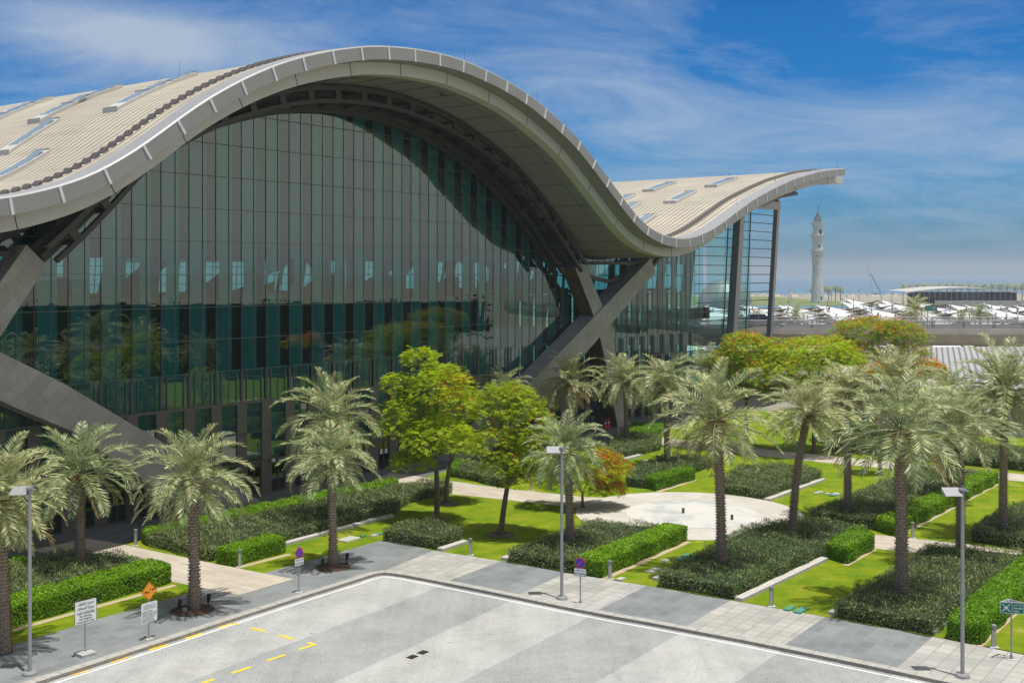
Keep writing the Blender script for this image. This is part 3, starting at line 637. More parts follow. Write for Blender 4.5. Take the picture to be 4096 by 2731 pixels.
# ------------------------------------------------------------------ flame trees
def flame_tree(base, lobes, forks, label, mats, nsp=900, fl=.12, flz=None, r0=.2, fork=.35):
    """lobes: (x,y,z,rx,ry,rz) relative to base; forks: trunk points"""
    root = empty('flame_tree', base, label, 'tree', 'flame trees in the garden')
    mb = MB()
    top = forks[-1]; n = len(forks)
    mb.tube(forks, [r0*(1.0-.35*i/(n-1)) for i in range(n)], 10)
    for k in range(7):                                # root flare
        a = k*.9; mb.tube([(math.cos(a)*r0*.2, math.sin(a)*r0*.2, r0*2.6), (math.cos(a)*r0*.9, math.sin(a)*r0*.9, r0*.9), (math.cos(a)*r0*2.1, math.sin(a)*r0*2.1, -.02)], [r0*.45, r0*.38, r0*.16], 6)
    mb.build('trunk', [M_bark], root, True)
    br = MB()
    for L in lobes:
        c = Vector(L[:3]); s = Vector(top)
        mid = s.lerp(c, .5)+Vector((0, 0, .15*(c-s).length))
        br.tube([s-Vector((0, 0, .1)), mid, c], [r0*.42, r0*.28, r0*.12], 6)
        for q in range(14):
            d = Vector(rdir(1)[0]); d.z = abs(d.z)*.8-.1; e = c+Vector((d.x*L[3], d.y*L[4], d.z*L[5]))*rnd.uniform(.75, 1.08); st = mid.lerp(c, rnd.random())
            md = st.lerp(e, .5)+Vector((rnd.uniform(-.15, .15), rnd.uniform(-.15, .15), rnd.uniform(0, .25)))
            br.tube([st, md, e], [r0*.14, r0*.09, r0*.03], 5)
    br.build('branches', [M_bark], root, True)
    C = []; A = []; B = []; MI = []; vol = sum((L[3]*L[4]*L[5])**.67 for L in lobes)
    FC = []; FA = []; FB = []
    for L in lobes:
        k = int(3.2*nsp*(L[3]*L[4]*L[5])**.67/vol)
        d = rdir(k); d[:, 2] = np.where(d[:, 2] < -.35, -d[:, 2], d[:, 2]); rr = R.uniform(.35, 1.0, k)**.5
        rr = rr*(1+.14*np.sin(d[:, 0]*7+L[0])*np.cos(d[:, 1]*6+L[1]*3+d[:, 2]*5))
        c = np.array(L[:3])+d*np.array(L[3:6])*rr[:, None]
        out = unit(d*np.array([1, 1, .25])+R.normal(size=(k, 3))*.55*np.array([1, 1, .4]))
        ll = R.uniform(.18, .36, k)[:, None]
        nm = unit(np.array([0, 0, 1.])+R.normal(size=(k, 3))*.35+d*.3); sd = unit(np.cross(out, nm))
        npn = 7
        for j in range(npn):
            q = (j+1)/npn
            for sg in (-1, 1):
                dr = unit(out*.55+sd*sg-np.array([0, 0, .15+.2*q])); l2 = ll*.36*math.sin(PI*(q*.75+.15))
                C.append(c+out*ll*q*1.0+dr*l2-np.array([0, 0, 1])*ll*.25*q*q); A.append(dr*l2); B.append(unit(np.cross(dr, nm))*ll*.05)
        if fl > 0:
            sel = (d[:, 2] > -.1) & (R.uniform(size=k) < fl) if flz is None else flz(c, d, k)
            m = int(sel.sum())
            if m:
                fc = c[sel]; 
                for j in range(9):
                    FC.append(fc+R.normal(size=(m, 3))*.09+np.array([0, 0, .10])); dd = rdir(m); FA.append(dd*.05); FB.append(unit(np.cross(dd, rdir(m)))*.04)
    C, A, B = map(np.concatenate, (C, A, B)); leaves(C, A, B, 'crown', mats, parent=root)
    if FC: leaves(*map(np.concatenate, (FC, FA, FB)), 'blossom', M_flower, parent=root)
    return root
Y1 = 69.8; k1 = Y1/F
def rel(base, u, v, dy=0):
    Y = base.y+dy; return ((u-CX)*Y/F-base.x, dy, HC-(v-HV)*Y/F)
def lobe3(base, u, v, ru, rv, dy=0, ry=None):
    x, y, z = rel(base, u, v, dy); k = (base.y+dy)/F; return (x, y, z, ru*k, ry or ru*k, rv*k)
b1 = G(1745, 2079); fz = lambda zmin, pr: (lambda c, d, k: (c[:, 2] > zmin) & (d[:, 2] > 0) & (R.uniform(size=k) < pr))
flame_tree(b1, [lobe3(b1, 1640, 1690, 120, 130), lobe3(b1, 1760, 1560, 130, 110, -.6), lobe3(b1, 1750, 1760, 150, 110, -1.0), lobe3(b1, 1680, 1440, 70, 55, .3), lobe3(b1, 1590, 1545, 60, 60, .2), lobe3(b1, 1650, 1850, 90, 60, -.5)],
    [(0, 0, 0), rel(b1, 1750, 2000), rel(b1, 1747, 1900), rel(b1, 1735, 1790)], 'tall yellow green flame tree left of the other, its crown reaching highest', M_flame, 1900, .12, lambda c, d, k: (c[:, 2] > 6.5) & (c[:, 2] < 8.8) & (c[:, 0] > .1) & (R.uniform(size=k) < .17), r0=.19)
b1b = G(1788, 2014)
flame_tree(b1b, [lobe3(b1b, 1820, 1650, 110, 110), lobe3(b1b, 1840, 1790, 100, 90, .4)], [(0, 0, 0), rel(b1b, 1785, 1950), rel(b1b, 1800, 1850)], 'flame tree whose trunk stands just behind the tall one', M_flame, 500, .05, r0=.17)
b2 = G(2001, 2139)
flame_tree(b2, [lobe3(b2, 1990, 1640, 105, 110, .5), lobe3(b2, 2090, 1700, 125, 130), lobe3(b2, 1980, 1790, 110, 95, -.6), lobe3(b2, 2150, 1810, 120, 110, -.6), lobe3(b2, 2050, 1590, 100, 60, .4), lobe3(b2, 2110, 1910, 110, 60, -.8), lobe3(b2, 2030, 1860, 110, 70, -.9)],
    [(0, 0, 0), rel(b2, 2009, 2080), rel(b2, 2020, 2000), rel(b2, 2033, 1925)], 'flame tree with a leaning pale trunk on the near lawn', M_flamed, 1650, .012, r0=.19)
b2b = G(2330, 2030)
flame_tree(b2b, [lobe3(b2b, 2400, 1880, 120, 75), lobe3(b2b, 2300, 1930, 110, 70, -.3), lobe3(b2b, 2440, 1960, 70, 50, .2), lobe3(b2b, 2180, 1900, 100, 60, .3)], [(0, 0, 0), (0, 0, .6), rel(b2b, 2330, 1960)], 'low flame tree covered in red blossom behind the centre palm', M_flamed, 1100, .3,
    lambda c, d, k: (c[:, 0] > .7) & (d[:, 2] > -.4) & (R.uniform(size=k) < .42), r0=.10)
b3 = G(3256, 1811)
flame_tree(b3, [lobe3(b3, 3220, 1440, 210, 95), lobe3(b3, 3370, 1470, 110, 80, 1), lobe3(b3, 3150, 1500, 170, 80, -1.2), lobe3(b3, 3300, 1400, 130, 60, 1), lobe3(b3, 3250, 1560, 170, 60, -1), lobe3(b3, 3400, 1570, 90, 50, 0)], [(0, 0, 0), (0, 0, 2.2), (0, 0, 4.2)], 'broad flame tree in the centre of the back row', M_flame, 2600, .05, r0=.2)
b3b = G(2985, 1800)
flame_tree(b3b, [lobe3(b3b, 3010, 1420, 140, 80), lobe3(b3b, 2920, 1470, 100, 80, .5), lobe3(b3b, 3060, 1500, 150, 90, -1), lobe3(b3b, 2980, 1370, 90, 45, .4), lobe3(b3b, 3020, 1580, 120, 50, 0)], [(0, 0, 0), (0, 0, 2.2), (0, 0, 4.2)], 'orange flowered flame tree beside the last glass bay', M_flame, 2200, .10, r0=.19)
b4 = G(3510, 1770)
flame_tree(b4, [lobe3(b4, 3480, 1330, 150, 65), lobe3(b4, 3600, 1350, 110, 70, .6), lobe3(b4, 3430, 1420, 120, 60, -1), lobe3(b4, 3620, 1440, 110, 70, -.6), lobe3(b4, 3370, 1390, 70, 45, .2)], [(0, 0, 0), (0, 0, 2.6), (0, 0, 5.0)], 'flame tree standing highest at the back against the elevated road', M_flamed, 2200, .14, r0=.2)
b5 = G(3520, 1900)
flame_tree(b5, [lobe3(b5, 3510, 1500, 70, 45), lobe3(b5, 3720, 1500, 70, 60, 2)], [(0, 0, 0), (0, 0, 3), (0, 0, 5)], 'small flame tree thick with red blossom behind the tall palm crown', M_flame, 380, .5, r0=.14)
for p, lb in [(b1, 'dark planting ring at the foot of the tall flame tree'), (b1b, 'dark planting ring at the foot of the rear flame tree trunk'), (b2, 'dark planting ring around the leaning flame tree trunk')]:
    mb = MB(); mb.lathe([(.80, -.02), (.80, .04), (.76, .04), (.76, .012)], 36, 0, cap=False); mb.lathe([(.76, .012), (.3, .05), (.1, .06)], 30, 1)
    o = mb.build('tree_ring', [M_steel, M_bark]); o.location = p; tag(o, lb, 'planting ring', 'rings around the flame trees')
# unseen belts of trees added at right to darken the lower reflection in the glass
def belt(name, pts, label, n=16000):
    C = []
    for k in range(n):
        q = R.uniform(0, len(pts)-1.001); i = int(q); a = Vector(pts[i]).lerp(Vector(pts[i+1]), q-i)
        w_ = R.uniform(-4, 4); tp = 11.0+.7*math.sin(a.x*.21+a.y*.33)+.3*math.sin(a.y*.9)
        C.append((a.x+w_, a.y+R.uniform(-2, 2), tp*(1-abs(w_)/9)*R.uniform(.0, 1)**.6))
    C = np.array(C); d = rdir(n); L_ = R.uniform(.2, .5, n)[:, None]
    o = leaves(C, d*L_, unit(np.cross(d, rdir(n)))*L_*.55, name, M_belt)
    mb = MB(); Q = [Vector(p) for p in pts]; f = [q+Vector((-2.5, 0)) for q in Q]; g = [q+Vector((2.5, 0)) for q in Q]
    mb.prism(f+g[::-1], 0, 10.5, 0); bm = bmesh.new(); bm.from_mesh(o.data); bm.from_mesh(mb.mesh('core')); bm.to_mesh(o.data); bm.free(); return tag(o, label, 'trees', kind='stuff')
M_belt = leafmat('belt foliage', [(0, (.012, .025, .008)), (1, (.04, .065, .018))], .1, .7)
belt('added_tree_belt', [(74, 8), (76, 40), (78, 70), (82, 100), (88, 122)], 'unseen dense dark belt of trees added beyond the right side of the garden')
belt('added_tree_belt', [(95, 172), (125, 185), (150, 205)], 'unseen dense dark belt of trees added beyond the elevated road at right', 7000)
# ------------------------------------------------------------------ bollards, lamps, covers
def bollard():
    root = empty('bollard_light', (0, 0, 0), 'x', 'bollard', 'grey bollard lights in the garden')
    mb = MB(); mb.lathe([(.095, 0.03), (.095, .70)], 20); mb.build('post', [M_bol], root, False)
    mb = MB(); mb.box((0, 0, .015), (.34, .30, .03)); mb.lathe([(.13, .03), (.13, .045), (.1, .05)], 20); mb.build('base_plate', [M_covw], root)
    mb = MB(); pr = []
    for k in range(5): z = .70+k*.035; pr += [(.075, z), (.075, z+.015), (.10, z+.016), (.10, z+.034)]
    mb.lathe(pr+[(.10, .90), (.095, .915)], 20); mb.build('louvre_head', [M_lamp], root); return root
B0 = bollard()
BOL = [(542.6, 2182, 'bollard at the far left end of the long shrub bed near the hall'), (959, 2266.5, 'bollard on the grass between bright hedge and cream path end'), (1882, 2220.5, 'bollard at the lawn edge in front of the flame trees'), (2440, 2315, 'bollard right of the centre no parking sign'), (3085.5, 2424.5, 'bollard on the lawn right of the large shrub bed'), (3975, 2588, 'bollard beside the assembly point sign'), (3651, 2151.6, 'bollard beside the bright hedge across the right path'), (2473, 1752, 'bollard near the covered cart below the braces'), (2124, 1962.6, 'bollard on the grass behind the leaning flame tree'), (3187, 1807, 'distant bollard behind the leaning palm by the far path')]
def copy_tree(o, parent=None):
    c = o.copy(); COL.objects.link(c); c.parent = parent
    for ch in list(o.children): copy_tree(ch, c)
    return c
for i, (u, v, lb) in enumerate(BOL):
    o = B0 if i == 0 else copy_tree(B0); o.location = G(u, v); o['label'] = lb
def lamp(u, v, lb, flip=1):
    p = G(u, v); root = empty('street_lamp', p, lb, 'street lamp', 'slim lamp posts along the kerb')
    mb = MB(); mb.lathe([(.075, .12), (.072, 1.5), (.062, 6.85), (.062, 7.0)], 16); mb.build('pole', [M_pole], root)
    mb = MB(); mb.lathe([(.27, 0), (.27, .08), (.24, .13), (.11, .14)], 24); mb.build('base_collar', [M_lsteel], root)
    mb = MB(); mb.box((0, 0, 6.98), (.22, .20, .08)); mb.box((.12, 0, 6.93), (.22, .05, .05)); mb.box((.12, .07, 6.93), (.22, .03, .05)); mb.tube([(-.08, 0, 7.0), (-.05, 0, 7.1), (.02, 0, 7.13), (.09, 0, 7.1), (.1, 0, 7.0)], .008, 6); mb.build('bracket', [M_pole], root)
    x0, x1 = -.70, -.07; hy = .24; zt, zf = 7.02, 6.90
    mb = MB(); P = {}
    # wedge shaped head: flat top slanting towards the viewer
    A = [(x0, -hy, 6.78), (x1, -hy, 6.78), (x1, hy, 7.02), (x0, hy, 7.02), (x1, hy, 6.80), (x1, -.1, 6.74), (x0, -.1, 6.75), (x0, hy, 6.82)]
    for f in ((0, 1, 2, 3), (0, 6, 5, 1), (6, 7, 4, 5), (3, 2, 4, 7), (1, 5, 4, 2), (0, 3, 7, 6)): mb.face([A[i] for i in f])
    h = mb.build('lamp_head', [M_lamp], root)
    return root
lamp(119, 2697, 'lamp post at the left edge in front of the far left palm'); lamp(2247, 2394, 'lamp post at the kerb in the centre beside a no parking sign'); lamp(3850, 2706, 'lamp post at the right beside the long bright hedge')
COV = [(1395, 2158, 1.15, .8, 'w', 'large white framed cover in the lawn strip behind the second pavement palm'), (1497, 2143, .5, .3, 'w', 'pale flat cover beside the green one near the small shrub bed'), (1518, 2137, .5, .3, 'g', 'green flat cover nearest the small shrub bed'), (1452, 2146, .3, .22, 'g', 'small round looking green cover in the lawn strip'),
 (2660, 2244, .5, .32, 'w', 'pale cover box alone near the bright hedge on the centre lawn'), (2721, 2235, .55, .4, 'g', 'left green cover box of the pair on the centre lawn'), (2748, 2223, .55, .4, 'g', 'right green cover box of the pair on the centre lawn'), (2606, 2286, .5, .4, 'w', 'left cream cover of the double one on the centre lawn'), (2623, 2278, .5, .4, 'w', 'right cream cover of the double one on the centre lawn'), (2483, 2317, .5, .3, 'w', 'small pale slab at the pavement edge beside the bollard'),
 (3158, 2435, .75, .3, 'g', 'left flat green cover at the pavement edge of the right lawn'), (3203, 2443, .95, .35, 'g', 'right flat green cover at the pavement edge of the right lawn'), (3266, 1973, .5, .3, 'w', 'white cover left of the group on the far lawn'), (3281, 1970, .5, .3, 'w', 'second white cover on the far lawn touching the first'), (3310, 1976, .4, .28, 'w', 'lone small white cover in the far lawn group'), (3332, 1982, .6, .4, 'g', 'green cover at the right of the far lawn group'), (3344, 1977, .6, .4, 'w', 'white cover behind the green one on the far lawn'), (2587, 1845, 1.1, .7, 'w', 'white framed cover in the lawn behind the red blossom tree')]
for u, v, a, bb_, k, lb in COV:
    mb = MB(); mb.box((0, 0, .035), (a, bb_, .07), 0, 0); mb.box((0, 0, .073), (a*.8, bb_*.78, .012), 0, 1)
    o = mb.build('utility_cover', [M_covw, M_conc] if k == 'w' else [M_covg, M_covg]); o.location = G(u, v); o.rotation_euler = (0, 0, PI/2-ANG if a < 1 else PI/2-ANG); tag(o, lb, 'utility cover', 'utility covers set in the lawns')
for u, v, lb in [(1649, 2627, 'left black drain grate in the cobbles'), (1692, 2609, 'right black drain grate in the cobbles')]:
    root = empty('drain_grate', G(u, v, -.13)+Vector((0, 0, .004)), lb, 'drain', 'twin drain grates in the road', PI/2-ANG)
    mb = MB(); mb.box((0, 0, .0), (.62, .42, .012)); mb.build('surround', [M_covw], root)
    mb = MB(); mb.box((0, 0, .008), (.46, .34, .008))
    mb.build('recess', [M_black], root)
    mb = MB()
    for k in range(-4, 5): mb.box((k*.052, 0, .018), (.014, .34, .01))
    mb.box((0, 0, .019), (.46, .02, .012)); mb.build('grating', [M_steel], root)
# ------------------------------------------------------------------ the glass hall
TOP = [(-4.7, 18.5), (-2.1, 19.2), (-.6, 19.7), (.8, 20.4), (2.3, 21.3), (3.6, 22.2), (5.2, 23.4), (6.9, 24.6), (8.3, 25.4), (9.9, 26.3), (11.6, 27.1), (13.5, 27.9), (15.1, 28.4), (17, 29), (20.5, 29.8), (24.2, 30.2), (27.8, 30.3), (29.8, 30.2), (33.5, 29.7), (37.2, 28.9), (40.6, 27.7), (44.2, 26.2), (47.3, 24.3), (50.5, 22.2), (53.3, 20.4), (54.8, 19.6), (56.4, 19.0), (59, 18.45), (61.5, 18.25), (64, 18.4), (66.2, 18.8), (69.4, 19.65), (72.7, 20.9), (77.8, 22.8), (83.4, 24.4), (88.6, 25.7), (95.6, 27.0), (100, 27.6), (104.5, 28.05)]
TOP = [(-30, 30.0), (-24, 28), (-18, 24.2), (-14, 21.3), (-11, 19.4), (-8.5, 18.4), (-6.5, 18.3)]+TOP
xs = np.array([a for a, b in TOP]); ys = np.array([b for a, b in TOP])
# smooth the surveyed profile
sg = np.arange(-24, 104.6, .5); zg = np.interp(sg, xs, ys)
for _ in range(10): zg[1:-1] = (zg[:-2]+2*zg[1:-1]+zg[2:])/4
def WT(s): return float(np.interp(s, sg, zg))
def slope(s): return (WT(s+.5)-WT(s-.5))
def prof(s, dn):                                    # point dn metres below the roof line, measured square to it
    k = slope(s); L = math.hypot(1, k); return s+dn*k/L, WT(s)-dn/L
hall = empty('glass_hall', FW(30, 0, 0), 'vast glass fronted terminal hall under a wave shaped metal roof', 'terminal building')
hall_inv = Matrix.Translation(-hall.location)
def part(mb, name, mats, parent=None, smooth=False, ang=None):
    o = mb.build(name, mats, smooth=smooth); par = parent or hall
    off = Vector(hall.location)
    o.parent = par
    if par is hall: o.location = -off
    else: o.location = (0, 0, 0)
    return o
SS = [float(x) for x in np.arange(-14, 104.51, .75)]
OB = -75.
# roof sheet with seams running along the wave
mb = MB(); oo = [8.2, 0, -15, -35, OB]
for i in range(len(SS)-1):
    for j in range(len(oo)-1):
        a, b = SS[i], SS[i+1]; p, q = oo[j], oo[j+1]
        mb.face([FW(a, p, WT(a)), FW(b, p, WT(b)), FW(b, q, WT(b)), FW(a, q, WT(a))], 0, [(p, a), (p, b), (q, b), (q, a)])
roof = part(mb, 'roof', [M_roof])
# rim flashing along the eave
mb = MB()
mb.quads([[FW(s, 9.0, WT(s)+.0) for s in SS], [FW(s, 8.9, WT(s)+.10) for s in SS], [FW(s, 7.6, WT(s)+.14) for s in SS], [FW(s, 7.5, WT(s)-.05) for s in SS]])
part(mb, 'rim_flashing', [M_rim])
mb = MB(); FT = .80; s0_ = SS[0]
def band(mb, o, d0, d1, m=0, th=None):
    A_ = [prof(s, d0) for s in SS]; B_ = [prof(s, d1) for s in SS]
    mb.quads([[FW(a, o, z) for a, z in B_], [FW(a, o, z) for a, z in A_]], m)
band(mb, 9.0, 0, FT)
a_ = [prof(s, FT) for s in SS]; mb.quads([[FW(a, 7.75, z) for a, z in a_], [FW(a, 9.0, z) for a, z in a_]], 0)
A_ = prof(SS[-1], 0); B_ = prof(SS[-1], FT); mb.face([FW(A_[0], 9.0, A_[1]), FW(A_[0], 6, A_[1]), FW(B_[0], 6, B_[1]), FW(B_[0], 9.0, B_[1])])
#                                           # bright joints of the fascia, about 2.6 m apart
acc = 0; last = -15; sj = -14
while sj < 104:
    k = slope(sj); L = math.hypot(1, k)
    a, z0 = prof(sj, -.02); b, z1 = prof(sj, FT+.02); mb.beam(FW(a, 9.02, z0), FW(b, 9.02, z1), .16, .05, 1, up=(N2.x, N2.y, 0)); sj += 2.62/L
fas = part(mb, 'upper_fascia', [M_fasc, M_strip])
mb = MB(); d1_ = FT+.02; d2_ = FT+.84
band(mb, 7.75, d1_, d2_)
a1 = [prof(s, d2_) for s in SS]
mb.quads([[FW(a, 6.9, z-.05) for a, z in a1], [FW(a, 7.75, z) for a, z in a1]])
# projecting end block of the lower fascia
e0 = prof(104.5, d1_); e1 = prof(104.5, d2_)
E_ = [(104.4, e0[1]-.0), (107.2, e0[1]+.05), (107.2, e0[1]-.78), (104.4, e1[1])]
for o_ in (7.75, 5.2): mb.face([FW(s, o_, z) for s, z in (E_ if o_ > 6 else E_[::-1])])
for i in range(4): a, b = E_[i], E_[(i+1) % 4]; mb.face([FW(a[0], 7.75, a[1]), FW(a[0], 5.2, a[1]), FW(b[0], 5.2, b[1]), FW(b[0], 7.75, b[1])])
sj = -13.
while sj < 104:
    L = math.hypot(1, slope(sj)); a, z0 = prof(sj, d1_); b, z1 = prof(sj, d2_); mb.beam(FW(a, 7.755, z0), FW(b, 7.755, z1), .045, .02, 1, up=(N2.x, N2.y, 0)); sj += 5.1/L
lf = part(mb, 'lower_fascia', [M_fw, M_joint])
mb = MB()
def SZ(s, dd=d2_+.05):                              # soffit height at s
    A = [prof(x, dd) for x in (s-1.5, s-.7, s, s+.7, s+1.5)]; return float(np.interp(s, [a for a, z in A], [z for a, z in A]))
mb.quads([[FW(s, -76, SZ(s)-.05) for s in SS], [FW(s, -10, SZ(s)-.05) for s in SS], [FW(s, 0, SZ(s)-.05) for s in SS], [FW(s, 3.5, SZ(s)-.05) for s in SS], [FW(s, 6.95, SZ(s)-.03) for s in SS]])
sof = part(mb, 'soffit', [M_soff])
mb = MB()
for s in np.arange(-12, 103, 2.55):
    s = float(s); mb.beam(FW(s, .2, SZ(s)-.06), FW(s, 6.8, SZ(s)-.06), .035, .02)
mb.quads([[FW(s, 5.95, SZ(s)-.062) for s in SS], [FW(s, 6.0, SZ(s)-.062) for s in SS]])
part(mb, 'soffit_joints', [M_joint], sof)
# roof end closure
# row of snow-guard like louvre teeth
def solve_o(u, v, dz=0.):                            # roof point seen at a photo position
    best = None
    for o in np.arange(8., -74, -.1):
        r = Vector(((u-CX)/F, 1)); tt_ = (P0.dot(N2)+o)/r.dot(N2)
        if tt_ <= 0: continue
        p = r*tt_; s = (p-P0).dot(D2); z = HC-(v-HV)*tt_/F
        if s < -20 or s > 104: continue
        e = z-(WT(s)+dz)
        if best is None: best = [e, o, s]
        if best[0]*e < 0: return float(o), float(s)
        best = [e, o, s]
    return None
mb = MB(); ol = 5.7
s = -12.
while s < 103:
    L = math.hypot(1, slope(s)); z = WT(s); ds = .26/L
    a, b = s, s+ds
    mb.face([FW(a, ol+.35, z+.04), FW(b, ol+.35, WT(b)+.24), FW(b, ol-.3, WT(b)+.24), FW(a, ol-.3, z+.04)])
    mb.face([FW(b, ol+.35, WT(b)+.24), FW(b+.05, ol+.35, WT(b)), FW(b+.05, ol-.3, WT(b)), FW(b, ol-.3, WT(b)+.24)])
    mb.face([FW(a, ol+.35, z), FW(b+.03, ol+.35, WT(b)), FW(b, ol+.35, WT(b)+.24), FW(a, ol+.35, z+.04)])
    s += .62/L
part(mb, 'roof_louvres', [M_pier])
M_pier2 = M_pier
for (u, v, ls, wo) in [(113, 536, 4.2, 1.5), (60, 664, 4.2, 1.5), (238, 426, 4.6, 1.5), (553, 372, 5.0, 1.5), (30, 446, 4, 1.5), (98, 416, 4.4, 1.5), (369, 371, 4.6, 1.5), (667, 321, 4.6, 1.5), (2721, 783, 6.2, 1.6), (2491, 790, 4, 1.6), (2509, 827, 4, 1.6), (2570, 877, 4, 1.6), (2639, 741, 7, 1.6), (2886, 724, 7, 1.6)]:
    r_ = solve_o(u, v, .3); ls *= .8
    if r_ is None: continue
    o_, s_ = r_; mb = MB(); mg = MB(); st = [s_-ls/2+ls*k/4 for k in range(5)]
    for k in range(4):
        a, b = st[k], st[k+1]; h_ = .24
        for oa, ob_, z0, z1 in ((o_-wo/2, o_-wo/2, 0, h_), (o_+wo/2, o_+wo/2, 0, h_)): mb.face([FW(a, oa, WT(a)+z0), FW(b, oa, WT(b)+z0), FW(b, oa, WT(b)+z1), FW(a, oa, WT(a)+z1)])
        mb.face([FW(a, o_-wo/2, WT(a)+h_), FW(b, o_-wo/2, WT(b)+h_), FW(b, o_+wo/2, WT(b)+h_), FW(a, o_+wo/2, WT(a)+h_)])
        q = .22; mg.face([FW(a+(.2 if k == 0 else .03), o_-wo/2+q, WT(a)+h_+.02), FW(b-(.2 if k == 3 else .03), o_-wo/2+q, WT(b)+h_+.02), FW(b-(.2 if k == 3 else .03), o_+wo/2-q, WT(b)+h_+.02), FW(a+(.2 if k == 0 else .03), o_+wo/2-q, WT(a)+h_+.02)])
    for a in (st[0], st[-1]): mb.face([FW(a, o_-wo/2, WT(a)), FW(a, o_+wo/2, WT(a)), FW(a, o_+wo/2, WT(a)+.34), FW(a, o_-wo/2, WT(a)+.34)])
    sk = part(mb, 'skylight', [M_fw]); part(mg, 'skylight_pane', [M_skyl], sk)
for (u, v) in [(0, 690), (150, 620), (372, 600), (620, 600), (1240, 200), (1158, 228), (1519, 160), (1775, 210), (1995, 300), (1050, 290), (880, 250), (892, 262), (2630, 715), (2740, 710), (3100, 690), (3344, 668), (2990, 690)]:
    s_ = None
for s_, o_ in [(10, -20), (18, -8), (24, 3), (30, 8.7), (39, 8.7), (20, -30), (21, -45), (21, -60), (76, 8), (88, 7), (97, 8.6), (103, 8.6), (101, -5), ]:
    mb = MB(); mb.tube([FW(s_, o_, WT(s_)), FW(s_, o_, WT(s_)+1.2)], .008, 4); mb.box(FW(s_, o_, WT(s_)+.1), (.1, .1, .15)); part(mb, 'lightning_rod', [M_steel])
# glass wall
SG = [float(x) for x in np.arange(-13, 84.2, 2.13)]
def gtop(s): return SZ(s)-.06
gs_ = [float(x) for x in np.arange(-13, 101.6, .5)]
def clean(poly): return poly
mb = MB(); 
def wallstrip(mb, s0, s1, z0, o, m=0, z1=None, st=.5):
    n = max(1, int(round((s1-s0)/st))); S_ = [s0+(s1-s0)*k/n for k in range(n+1)]
    for k in range(n):
        a, b = S_[k], S_[k+1]; za = gtop(a) if z1 is None else min(z1, gtop(a)); zb = gtop(b) if z1 is None else min(z1, gtop(b))
        mb.face([FW(a, o, z0), FW(b, o, z0), FW(b, o, zb), FW(a, o, za)], m)
# panes slightly out of true so that reflections break from pane to pane
cent0 = 6.3; PIT = 2.13; ps = [cent0+PIT/2*k for k in range(-19, 74)]
rows = [15-2.14*j for j in range(5, -8, -1)]          # 4.3 .. 30
for i in range(len(ps)-1):
    a, b = ps[i], ps[i+1]
    zz0 = 4.3
    rr_ = [4.3, 6.44, 8.58, 10.72, 12.86, 15, 17.14, 19.28, 21.42, 23.56, 25.7, 27.84, 29.98]
    for j in range(len(rr_)-1):
        z0, z1 = rr_[j], rr_[j+1]; ta, tb = gtop(a), gtop(b)
        if z0 >= max(ta, tb): break
        e = [rnd.uniform(-.0022, .0022) for _ in range(4)]
        za, zb = min(z1, max(ta, z0)), min(z1, max(tb, z0))
        mb.face([FW(a, e[0], z0), FW(b, e[1], z0), FW(b, e[1]+(e[2]), zb), FW(a, e[0]+(e[3]), za)], 0 if b < 82 else 1)
gw = part(mb, 'glass_wall', [M_glass, M_clear])
M_mull = simple('mullion metal', (.12, .12, .12), .5, .1)
mb = MB()
for k, a in enumerate(ps):
    if a > 84: continue
    t_ = gtop(a)
    if t_ > 4.4: mb.beam(FW(a, .05, 4.3), FW(a, .02, t_), .024, .03, 0, up=(N2.x, N2.y, 0))
for z in rr_[:-1]:
    seg = None
    for s in gs_:
        ok = gtop(s) > z+.02
        if ok and seg is None: seg = s
        if (not ok or s == gs_[-1]) and seg is not None:
            if s-seg > .6: mb.beam(FW(seg, .055, z), FW(s, .055, z), .05, .035, 0, up=(0, 0, 1))
            seg = None
mull_mb = mb
# teal panels behind the glass with dark slots between
pan = MB(); blk = MB()
for k in range(-9, 36):
    c_ = cent0+PIT*k; a, b = c_+.42, c_+PIT-.42
    if a > 81: break
    zc0, zc1 = 13.2+rnd.choice((0, 0, .5, 1.0)), 16.1-rnd.choice((0, 0, .3, .9))
    for z0, z1 in ((2.4, zc0), (zc1, None)):
        if z1 is None and gtop((a+b)/2) < 16.4: continue
        wallstrip(pan, a, b, z0, -.45, 0, z1)
    wallstrip(blk, c_-.41, c_+.41, 2.4, -.62, 0, 8.6); wallstrip(blk, c_-.41, c_+.41, 8.6, -.62, 1, 13.1)
    if gtop(c_) > 16.4: wallstrip(blk, c_-.41, c_+.41, 16.2, -.62, 1)
    if rnd.random() < .35: wallstrip(pan, a, b, 13.2, -.46, 0, 16.1)
    elif rnd.random() < .5: wallstrip(pan, a+rnd.uniform(.1, .5), b, 13.2, -.47, 0, 16.1)
part(pan, 'inner_panels', [M_teal]); 
M_slot = simple('dark slot backing', (.004, .004, .003), .8)  # near black strips stand in for the dim interior behind the slots
part(blk, 'slot_backings', [M_teal, M_slot], gw)
mb = mull_mb                                         # frames of the opening lights under the slots
for k in range(-9, 36):
    c_ = cent0+PIT*k
    for dx in (-.42, -.06, .06, .42): mb.beam(FW(c_+dx, .06, 6.5), FW(c_+dx, .06, 8.5), .05, .05, 0, up=(N2.x, N2.y, 0))
part(mb, 'mullions', [M_mull], gw)
